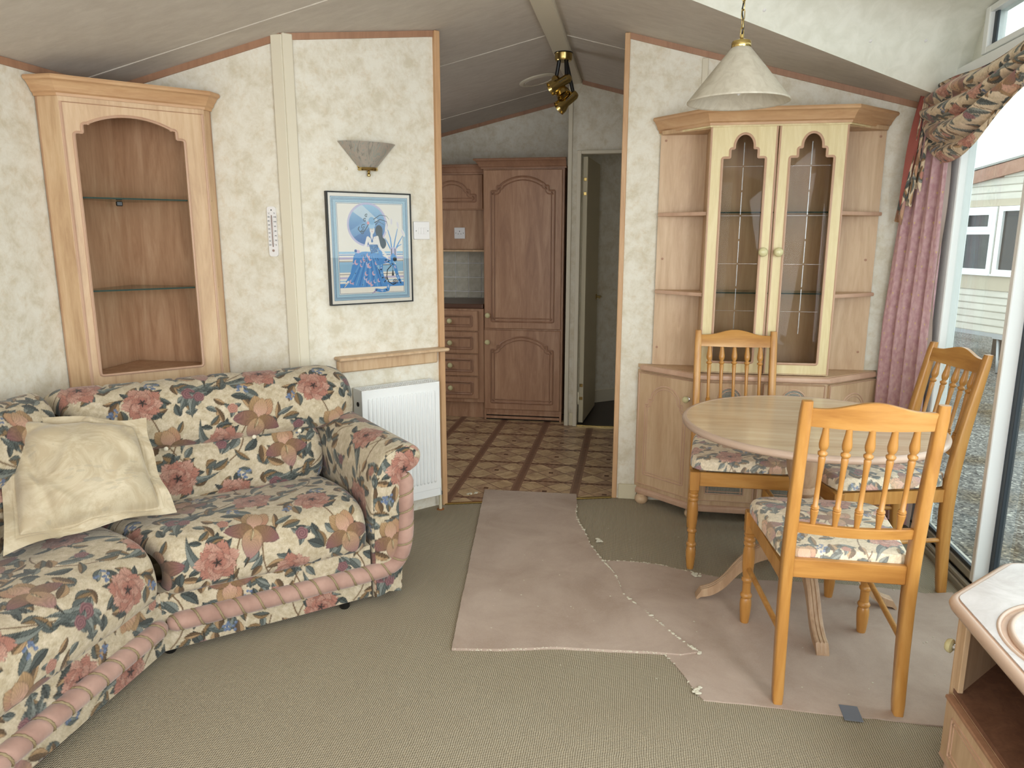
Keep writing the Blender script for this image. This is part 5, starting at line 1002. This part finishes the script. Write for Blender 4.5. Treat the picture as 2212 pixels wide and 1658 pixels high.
# wall tiles, each one its own piece
tl_ = bpy.data.objects.new('wall_tiling', None); COL.objects.link(tl_); tl_['kind'] = 'structure'; tl_['label'] = 'pale cream square wall tiles above the kitchen worktop'
MB().box(-2.28, -1.10, 5.940, 5.949, .90, 1.30).go('grout', 'white_plastic', tl_); tme = None
tme = MB().box(-.0535, .0535, -.005, .002, -.0550, .0550, .003).me('tile'); tmh = MB().box(-.0535, .0535, -.005, .002, -.0255, .0255, .003).me('tile')
for i in range(10):
    x = -1.190 - i * .1115; link('tile', tmh, 'wall_tile', tl_, loc=(x, 5.939, .9255))
    for j in range(3): link('tile', tme, 'wall_tile', tl_, loc=(x, 5.939, 1.0115 + j * .115))
# extractor ring in the sloping ceiling
vt = thing('ceiling_vent', 'round cream vent cover in the kitchen ceiling', 'vent', (-.675, 5.06, zmain(-.675) - .001)); vt.rotation_euler = (0, -math.atan(SL), 0)
MB().lathe([(.125, 0), (.125, -.006), (.115, -.012), (.10, -.012), (.098, -.007), (0, -.007)], 40).go('vent_ring', 'cream_strip', vt, smooth=40); MB().lathe([(0, -.012), (.088, -.012), (.092, -.007), (0, -.006)], 40).go('vent_disc', 'ceiling_board', vt, smooth=40)
# brass spotlight cluster hanging from the ridge beam
sp_ = thing('ceiling_spotlight', 'brass cluster of swivelling spotlights under the kitchen ridge beam', 'spotlight', (-.445, 4.45, 2.432))
MB().lathe([(0, 0), (.050, 0), (.052, -.005), (.050, -.008), (.050, -.035), (.044, -.045), (0, -.045)], 28).go('canopy', 'brass', sp_, smooth=40)
MB().lathe([(.053, 0), (.054, -.004), (.05, -.006)], 28).go('canopy_seal', 'black', sp_)
def spot(px, py, pz, tx, ty, tz, arm0):
    O3 = Vector((-.445, 4.45, 2.432)); arm0 = Vector(arm0) - O3; p = Vector((px, py, pz)) - O3; d = Vector((tx, ty, tz)).normalized(); q = d.to_track_quat('Z', 'Y').to_matrix().to_4x4(); q.translation = p
    MB().tube([Vector(arm0), p + d * .03 + Vector((0, 0, .02)), p + d * .03], .011, 10).go('arm', 'black', sp_, smooth=50)
    h = MB().lathe([(0, 0), (.018, .004), (.026, .018), (.027, .03), (.027, .085), (.032, .095), (.040, .115), (.042, .14), (.038, .14), (.03, .11), (0, .10)], 24, M=q).go('spot_head', 'brass', sp_, smooth=50)
    side = (d.cross(Vector((0, 1, 0)))).normalized()
    for k in range(5):
        c_ = p + d * (.035 + k * .011) + Vector((0, -.0268, 0)); MB().box(-.0016, .0016, -.0012, .0012, -.010, .010, M=Matrix.Translation(c_) @ Matrix.Rotation(.5, 4, 'Y')).go('vent_slot', 'black', h)
    return h
spot(-.400, 4.44, 2.300, -.80, -.25, -.50, (-.43, 4.45, 2.39)); spot(-.365, 4.46, 2.215, -.72, -.22, -.62, (-.43, 4.46, 2.39)); spot(-.50, 4.47, 2.31, .45, -.3, -.8, (-.47, 4.45, 2.39))

# ================================================================ pendant lamp
pd = thing('pendant_lamp', 'white mottled glass cone pendant lamp hanging on a brass chain over the table', 'lamp', (.314, 2.6, 1.83))
rs = np.linspace(.029, .160, 40); zs = .168 - (rs - .029) / .131 * .161 + .001 * np.sin((rs - .029) / .131 * PI); pro = np.stack([np.concatenate([rs, [.163, .1635, .161], rs[::-1] - .003]), np.concatenate([zs, [.004, .000, -.001], zs[::-1] - .003])], -1)
th = np.linspace(0, 2 * PI, 72, endpoint=False); P = np.stack([pro[:, 0][:, None] * np.cos(th), pro[:, 0][:, None] * np.sin(th), pro[:, 1][:, None] + 0 * th], -1); grid('lamp_shade', P, 'shade_glass', pd, uv=P[..., :2], closed_u=True)
MB().lathe([(0, .163), (.029, .163), (.0315, .167), (.0315, .180), (.029, .186), (.012, .192), (.006, .196), (.006, .206), (0, .208)], 24).go('brass_cap', 'brass', pd, smooth=40)
MB().lathe([(0, .02), (.012, .03), (.026, .06), (.028, .08), (.018, .11), (.012, .13), (.012, .165), (0, .165)], 16).go('bulb', 'white_plastic', pd, smooth=40)
lk = None
zt = 2.468 - .075 * (.325 - XR) - 1.83
for k in range(13):
    z = .212 + k * .027
    if z > zt: break
    if lk is None:
        pts = [Vector((.0055 * math.cos(a_), 0, (.0095 if math.sin(a_) > 0 else -.0095) + .0055 * math.sin(a_))) for a_ in np.linspace(0, 2 * PI, 17)[:-1]]; lk = MB().tube(pts, .0016, 7, closed=True).me('chain_link')
    link('chain_link', lk, 'brass', pd, loc=(0, 0, z), rot=(0, 0, (k % 2) * PI / 2 + .35), smooth=True)
MB().tube([(.004 * math.sin(k * 1.3), .004 * math.cos(k * 1.3), .205 + k * .02) for k in range(17)], .0022, 6).go('flex', 'black', pd, smooth=True)
MB().lathe([(0, zt - .03), (.02, zt - .03), (.04, zt - .01), (.045, zt + .006), (0, zt + .006)], 20).go('ceiling_rose', 'brass', pd, smooth=40)

# ================================================================ curtain and swag
cu = thing('window_curtain', 'pink curtain with small gold sprigs gathered beside the patio door', 'curtain', (1.27, 3.65, 0))
nu, nv_ = 260, 150; uu_ = np.linspace(0, 1, nu); vvv = np.linspace(0, 1, nv_); Ug, Vg = np.meshgrid(uu_, vvv); z = .04 + 1.90 * Vg
def cpath(u, z): 
    w_ = .5 + .5 * np.clip((1.9 - z) / 1.4, 0, 1)
    x0 = 1.205 + .045 * np.clip(z - 1.0, 0, 1) - .0; x = x0 + (1.333 - x0) * u; y = 3.775 + (3.56 - 3.775) * u ** .9; return x, y
xq, yq = cpath(Ug, z); fo = .016 * np.sin(Ug * 2 * PI * 3.6 + .5 * np.sin(z * 2)) + .005 * np.sin(Ug * 2 * PI * 7.1 + 1 + z); dx, dy = -.86, -.5
P = np.stack([xq + dx * fo * 1.0 - 1.27, yq + dy * fo - 3.65, z], -1); uvc = np.stack([Ug * .75, z], -1); grid('curtain_panel', P, 'curtain_fabric', cu, uv=uvc)
zl = np.linspace(.04, 1.94, 60); Pl = np.stack([np.stack([1.326 + .008 * np.sin(zl * 9) * k - 1.27 + .003, 3.56 - .030 * k + .004 * np.sin(zl * 13) - 3.65, zl], -1) for k in (0, .5, 1)], 1); grid('lining_edge', Pl, 'curtain_lining', cu, label='white lining turned out along the edge')
MB().tube([(1.315 - 1.27, 3.80 - 3.65, 1.965), (1.315 - 1.27, 1.2 - 3.65, 1.965)], .011, 10).go('curtain_track', 'upvc_white', cu, smooth=True)
sg = thing('curtain_swag', 'dark floral scarf swag with salmon lining draped along the patio header', 'swag', (1.30, 3.3, 2.0))
na, nb = 260, 200; a_ = np.linspace(0, 1, na); b_ = np.linspace(0, 1, nb); Ag, Bg = np.meshgrid(a_, b_); Yg = 3.76 - 1.10 * Ag
dep = .045 + .315 * np.clip(np.sin(PI * np.clip(Ag / .66, 0, 1) ** .78), 0, 1) * 1.0 + .07 * Ag; dep = np.where(Ag > .66, .045 + .07 * Ag + .02, dep)
dep = catmull([(0, .10), (.1, .27), (.22, .335), (.35, .325), (.5, .27), (.65, .20), (.8, .155), (.92, .14), (1, .15)], 400); dep = np.interp(Ag, dep[:, 0], dep[:, 1])
top = 2.045 + .012 * np.sin(Ag * 9); q_ = Bg; ph_ = (4.3 * Bg ** .85 + 1.5 * Ag * (1 - Bg) + .25 * np.sin(Ag * 6)) * 2 * PI; amp = (.026 + .010 * np.sin(Bg * 7 + Ag * 5)) * np.sin(PI * np.clip(Bg, 0, 1)) ** .5 * (.5 + .8 * np.sin(PI * np.clip(Ag / .9, 0, 1)))
Zg = top - dep * q_ ** .9 + .006 * np.cos(ph_); Xg = 1.335 - .045 - .055 * np.sin(PI * np.clip(Bg * .9 + .1, 0, 1)) * (dep / .33) - amp * np.sin(ph_); Yg = Yg + .018 * np.cos(ph_ * .5) * (1 - Ag)
P = np.stack([Xg - 1.30, Yg - 3.3, Zg - 2.0], -1); uvs = np.stack([Ag * 1.15, Bg * dep * 2.0 + .35 * Ag], -1); CD = np.clip(CANL * np.array([1.12, 1.08, 1.08]) + 0, 0, 1); grid('swag_fold', P, 'swag_fabric', sg, uv=uvs, col=flora(uvs, CD, .60), flip=True)
# tail: zigzag jabot at the corner
nt2 = 150; tb_ = np.linspace(0, 1, 190); ta = np.linspace(0, 1, nt2); Ag, Bg = np.meshgrid(ta, tb_)
zg_ = np.abs(((Ag * 3.0) % 1) - .5) * 2; length = .62 - .22 * Ag - .055 * zg_
w_ = .28 + .72 * Bg ** .8; X2 = 1.215 - .030 * Bg + (.085 * Ag + .016 * np.sin(Ag * 2 * PI * 3)) * w_ + .035 * (1 - Bg); Y2 = 3.700 - .045 * Ag + .018 * np.cos(Ag * 2 * PI * 3) * w_; Z2 = 2.035 - length * Bg
P = np.stack([X2 - 1.30, Y2 - 3.3, Z2 - 2.0], -1); uvs = np.stack([Ag * .35 + .1, Bg * length + .2], -1); grid('tail_fold', P, 'swag_fabric', sg, uv=uvs, col=flora(uvs, CD, .60), flip=True)
A3, B3 = np.meshgrid(np.linspace(0, 1, 14), np.linspace(0, 1, 50)); L3 = .46 + .10 * A3; X3 = 1.243 - .048 * B3 + (A3 - .5) * (.014 + .022 * np.sin(PI * np.clip(B3 * .9, 0, 1))); Y3 = 3.690 + .01 * np.sin(B3 * 5 + A3 * 3)
grid('tail_lining', np.stack([X3 - 1.30, Y3 - 3.3, 2.035 - L3 * B3 - 2.0], -1), 'salmon_lining', sg, label='salmon lining showing along the outer edge')

# ================================================================ television cabinet by the camera
tv = thing('television_cabinet', 'pale wood television cabinet with chamfered marbled top and round turntable, near right', 'cabinet', (.84, 1.875, 0))
TX, TY = .84, 1.875
def T_(x, y): return (x - TX, y - TY)
out_ = [(1.345, 2.118), (1.075, 2.118), (.832, 1.875), (.832, 1.10), (1.345, 1.10)]
fo_ = fillet([(p[0], p[1]) for p in out_], .03, 5); F = [Vector((*T_(*p), .468)) for p in fo_]; MB().skin([F, [f + Vector((0, 0, .030)) for f in F]]).go('top_slab', 'pink_edge', tv)
mb = MB(); pts = [Vector((*T_(*p), .484)) for p in fo_]; mb.tube(pts, .0155, 8, closed=True).go('top_rim', 'pink_rim', tv, smooth=True, label='rounded pinkish rim of the top')
cxT, cyT, rT = 1.085, 1.645, .225
def circ(r, n=72): return [(cxT + r * math.cos(2 * PI * k / n), cyT + r * math.sin(2 * PI * k / n)) for k in range(n)]
def plan_plate(loops, z0, z1, mat, name, parent, **kw):
    M_ = Matrix(((1, 0, 0, 0), (0, 0, 1, 0), (0, 1, 0, 0), (0, 0, 0, 1))); return MB().plate([[T_(*p) for p in l] for l in loops], z1, M=M_, d0=z0).go(name, mat, parent, **kw)
ins = [(1.335, 2.110), (1.078, 2.110), (.840, 1.872), (.840, 1.11), (1.335, 1.11)]
plan_plate([fillet(ins, .022, 5), circ(rT)], .497, .5015, 'laminate_stone', 'top_inlay', tv, label='white marbled laminate top')
mb = MB(); mb.tube([Vector((*T_(*p), .499)) for p in circ(rT + .004)], .006, 6, closed=True).go('well_rim', 'pink_rim', tv, smooth=True)
plan_plate([circ(rT)], .480, .484, 'dark_gap', 'turntable_well', tv)
tt_ = plan_plate([circ(rT - .024)], .486, .506, 'laminate_stone', 'turntable', tv, label='marbled round turntable'); MB().tube([Vector((*T_(*p), .499)) for p in circ(rT - .022)], .009, 8, closed=True).go('turntable_rim', 'pink_rim', tt_, smooth=True)
# body
def body(loop, z0, z1, mat, name, **kw): F = [Vector((*T_(*p), z0)) for p in loop]; return MB().skin([F, [f + Vector((0, 0, z1 - z0)) for f in F]]).go(name, mat, tv, **kw)
bx = .856; bl = [(1.335, 2.095), (1.085, 2.095), (bx, 1.866), (bx, 1.12), (1.335, 1.12)]
body(bl, .045, .235, 'ash_door', 'lower_carcass'); body(bl, .235, .248, 'shaded_floor', 'compartment_floor', label='wood floor of the open compartment, darkened in place of shade')
body([(1.335, 2.095), (1.085, 2.095), (bx, 1.866), (bx + .014, 1.850), (1.09, 2.078), (1.335, 2.078)], .248, .468, 'ash_door', 'chamfer_side')
MB().box(bx - TX, bx + .014 - TX, 1.842 - TY, 1.866 - TY, .248, .468, .002).go('front_stile', 'ash_door', tv); MB().box(bx + .012 - TX, 1.335 - TX, 1.12 - TY, 1.13 - TY, .248, .468).go('near_side', 'ash_door', tv)
MB().box(bx - TX, bx + .012 - TX, 1.12 - TY, 1.15 - TY, .248, .468).go('front_stile', 'ash_light', tv)
MB().box(1.32 - TX, 1.335 - TX, 1.12 - TY, 2.08 - TY, .248, .468).go('compartment_back', 'inner_veneer', tv)
fr = MB().box(bx - .016 - TX, bx - TX, 1.13 - TY, 1.862 - TY, .062, .228, .004).go('flap_door', 'ash_door', tv); Mq = Matrix(((0, 1, 0, bx - .016 - TX + 0), (1, 0, 0, 0), (0, 0, 1, 0), (0, 0, 0, 1)))
mb = MB(); ol = fillet(rect(1.17 - TY, 1.815 - TY, .085, .195), .006); mb.tube([Vector((bx - .0162 - TX, p[0], p[1])) for p in ol], .0035, 6, closed=True); ol2 = inset(ol, .014); mb.tube([Vector((bx - .0162 - TX, p[0], p[1])) for p in ol2], .0025, 6, closed=True); mb.go('panel_moulding', 'pink_edge', fr, smooth=50)
MB().box(bx - .02 - TX, bx - TX, 1.13 - TY, 1.862 - TY, .222, .234, .003).go('door_top_edge', 'trim_wood', tv)
cd_ = MB().box(.012, .31, -.016, 0, .062, .46, .004).go('chamfer_door', 'ash_door', tv, loc=(*T_(1.085, 2.095), 0), rot=(0, 0, PI * 1.25)); knob(cd_, (.300 - .022, -.016, .335), r=.019)
MB().sweep([T_(*p) for p in bl[::-1]], [(0, 0), (-.010, 0), (-.013, .006), (-.010, .016), (0, .018)], .045).go('plinth_moulding', 'pink_edge', tv, smooth=30)
for x, y in ((.885, 1.845), (.885, 1.2), (1.12, 2.06)): MB().lathe(foot, 18, c=(*T_(x, y), 0)).go('bun_foot', 'pink_rim', tv, smooth=40)

# ================================================================ loose runners, tape and lint
def runner(name, pts, h, label, seed, fray):
    P = []; rr = np.random.RandomState(seed)
    for i in range(len(pts)):
        a, b = Vector(pts[i]), Vector(pts[(i + 1) % len(pts)]); k = max(1, int((b - a).length / .03))
        for j in range(k): q = a.lerp(b, j / k); P.append((q.x + rr.uniform(-.0015, .0015), q.y + rr.uniform(-.0015, .0015)))
    M_ = Matrix(((1, 0, 0, 0), (0, 0, 1, 0), (0, 1, 0, 0), (0, 0, 0, 1))); o = MB().plate([P], h, M=M_, d0=.0003).go(name, 'runner_pile'); prop(o, label, 'carpet runner')
    if fray:
        mb = MB()
        for (i0, i1, dens, sz) in fray:
            Q = catmull([(*p, 0) for p in pts[i0:i1 + 1]], 200); L_ = np.linalg.norm(np.diff(Q, axis=0), axis=1).sum()
            for _ in range(int(L_ * dens)):
                q = Q[rr.randint(200)]; r = sz * rr.uniform(.4, 1.3); v = bmesh.ops.create_icosphere(mb.bm, subdivisions=1, radius=r)['verts']; an = rr.uniform(0, 3); st_ = rr.uniform(1, 2.2); zz = h * rr.uniform(.3, 1) + r * .15
                for w_ in v: x, y = w_.co.x * st_, w_.co.y; w_.co = Vector((q[0] + x * math.cos(an) - y * math.sin(an) + rr.uniform(-.001, .001) , q[1] + x * math.sin(an) + y * math.cos(an), zz + w_.co.z * .6))
        mb.go('frayed_edge', 'lint', o, kind='stuff')
    return o
R1 = [(-.79, 3.802), (-.276, 3.814), (-.262, 3.66), (-.259, 3.54), (-.235, 3.42), (-.198, 3.308), (-.16, 3.16), (-.10, 3.003), (-.046, 2.886), (-.020, 2.79), (-.004, 2.708), (.085, 2.576), (.173, 2.441), (.232, 2.36), (.261, 2.33), (.20, 2.305), (.089, 2.301), (-.10, 2.285), (-.227, 2.277), (-.40, 2.235), (-.58, 2.209)]
R2_ = [(-.085, 3.005), (0, 3.016), (.14, 3.007), (.293, 2.952), (.403, 2.921), (.60, 2.93), (.848, 2.944), (1.025, 2.941), (1.191, 2.918), (1.30, 2.943), (1.30, 2.5), (1.05, 2.065), (.903, 2.059), (.75, 2.064), (.629, 2.061), (.45, 2.068), (.254, 2.070), (.235, 2.097), (.192, 2.215), (.165, 2.27), (.139, 2.31), (.02, 2.62), (-.03, 2.8), (-.07, 2.9)]
runner('torn_carpet_runner', R2_, .0045, 'pinkish taupe carpet offcut with torn edge under the table and chairs', 3, [(0, 4, 90, .004), (16, 20, 60, .003)])
runner('carpet_runner', R1, .010, 'long taupe carpet offcut leading from the kitchen opening, frayed along its right side', 4, [(2, 14, 170, .0048), (14, 20, 120, .0022)])
MB().box(.592, .645, 2.056, 2.130, .0048, .0062, .0005, M=Matrix.Translation((.02, -.02, 0)) @ Matrix.Rotation(-.03, 4, 'Z') @ Matrix.Translation((-.02, .02, 0))).go('tape_patch', 'duct_tape'); prop(COL.objects[-1], 'short piece of silver duct tape on the front edge of the torn runner', 'tape')
mb = MB(); rr = np.random.RandomState(8)
for x, y, s_ in ((.29, 2.93, .010), (.30, 2.915, .012), (-.12, 3.2, .011), (-.13, 3.22, .009), (.235, 2.10, .010), (.24, 2.115, .012), (.262, 2.325, .008), (-.86, 3.72, .012), (-.83, 3.74, .01)):
    for _ in range(9):
        v = bmesh.ops.create_icosphere(mb.bm, subdivisions=1, radius=s_ * rr.uniform(.25, .5))['verts']; ox, oy = rr.uniform(-s_, s_, 2)
        for w_ in v: w_.co = Vector((x + ox + w_.co.x * 1.6, y + oy + w_.co.y, .006 + s_ * .3 + w_.co.z * .7))
for _ in range(60):
    x, y = rr.uniform(-.5, 1.1), rr.uniform(2.1, 3.4); v = bmesh.ops.create_icosphere(mb.bm, subdivisions=1, radius=rr.uniform(.0012, .0028))['verts']
    for w_ in v: w_.co = Vector((x + w_.co.x * 1.5, y + w_.co.y, .0105 + w_.co.z * .5 if x < .0 else .006 + w_.co.z * .5))
prop(mb.go('carpet_lint', 'lint'), 'scattered cream carpet fluff on the runners and floor', 'lint', kind='stuff')

# ================================================================ neighbouring caravan outside
NA = Vector((4.97, 12.53)); nd = Vector((.353, -.936)).normalized(); na_ = math.atan2(nd.y, nd.x)
nb = thing('static_caravan', 'cream clad static caravan with white windows standing outside the patio door', 'caravan', (NA.x, NA.y, 0), na_)
# local: x along the wall towards the camera, y away from us (into it), faces -y side; wall surface at y=0
sgn = 1
def nbx(x0, x1, y0, y1, z0, z1, name, mat, **kw): return MB().box(x0, x1, y0, y1, z0, z1, kw.pop('bev', 0)).go(name, mat, nb, **kw)
yi = lambda a, b: (min(-a, -b), max(-a, -b)) if False else (a, b)
ND = 1 # depth direction
gx0, gx1 = -.35, 3.3; roof = lambda x: 2.25 + .145 * (x - 0)
mb = MB(); F = [Vector((gx0, .03, 0)), Vector((gx1, .03, 0)), Vector((gx1, .03, roof(gx1))), Vector((gx0, .03, roof(gx0)))]; mb.skin([F, [f + Vector((0, 9, 0)) for f in F]]); mb.go('body_shell', 'siding', nb)
bd = None; z = 0.0; k = 0
while z < 2.75:
    if .63 < z < 1.93: z = 1.93; continue
    zt_ = z + .105; xa = gx0; 
    if zt_ > roof(gx0): xa = max(gx0, (zt_ - 2.25) / .145)
    if xa < gx1 - .1:
        R = []
        for x in (xa, gx1): R.append([Vector((x, .03, z)), Vector((x, -.004, z)), Vector((x, -.008, z + .012)), Vector((x, .004, z + .09)), Vector((x, .012, z + .105)), Vector((x, .03, z + .105))])
        MB().skin(R).go('cladding_board', 'siding', nb)
    z += .105
nbx(gx0, gx1, -.012, .03, .625, .86, 'lower_band', 'siding_band'); nbx(gx0, gx1, -.012, .03, 1.84, 1.935, 'upper_band', 'siding_band'); nbx(gx0, 0.02, -.010, .03, .86, 1.84, 'window_band', 'siding_band')
nbx(.672, .70, -.010, .03, .86, 1.84, 'window_band', 'siding_band'); nbx(1.95, gx1, -.010, .03, .86, 1.84, 'window_band', 'siding_band')
def nwin(x0, x1, mid=None):
    w_ = MB().plate([rect(x0, x1, .855, 1.835), rect(x0 + .075, x1 - .075, .93, 1.765)], -.035, d0=.03).go('window', 'upvc_white', nb)
    MB().box(x0 - .03, x1 + .03, -.06, .03, .835, .862, .004).go('sill', 'upvc_white', w_)
    MB().box(x0 + .07, x1 - .07, .004, .008, .92, 1.77).go('pane', 'far_glass', w_)
    if mid: MB().box(x0 + .06, x1 - .06, -.032, .01, mid - .035, mid + .035, .004).go('transom', 'upvc_white', w_); MB().plate([rect(x0 + .06, x1 - .06, mid + .02, 1.78), rect(x0 + .12, x1 - .12, mid + .08, 1.72)], -.045, d0=-.02).go('fanlight_frame', 'upvc_white', w_)
nwin(.025, .668, 1.47); nwin(.705, 1.95)
mb = MB(); R = [[Vector((x, y, roof(x) + z)) for y, z in ((-.05, -.09), (.06, -.09), (.06, .09), (-.05, .09))] for x in (gx0, gx1)]; mb.skin(R).go('barge_board', 'barge', nb)
F = [Vector((gx0 - .1, -.06, roof(gx0) + .09)), Vector((gx1, -.06, roof(gx1) + .09)), Vector((gx1, 9, roof(gx1) + .09)), Vector((gx0 - .1, 9, roof(gx0) + .09))]; MB().skin([F, [f + Vector((0, 0, .03)) for f in F]]).go('roof_sheet', 'printed_grey', nb)
nbx(gx0, gx1, .0, .05, -.06, 0.0, 'chassis_rail', 'galv')
MB().tube([(.92, .03, -.05), (1.15, -.15, -.54)], .022, 8).go('corner_steady', 'galv', nb, smooth=True); MB().tube([(1.12, .03, -.05), (1.10, -.12, -.50)], .018, 8).go('corner_steady', 'galv', nb, smooth=True); MB().box(.86, 1.2, -.02, .02, -.075, -.045).go('steady_bracket', 'galv', nb)
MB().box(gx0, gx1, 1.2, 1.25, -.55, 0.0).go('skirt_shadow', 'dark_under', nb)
for x, y in ((.3, .8), (2.2, .8)): MB().box(x, x + .3, y, y + .3, -.55, -.02).go('block_pier', 'galv', nb)
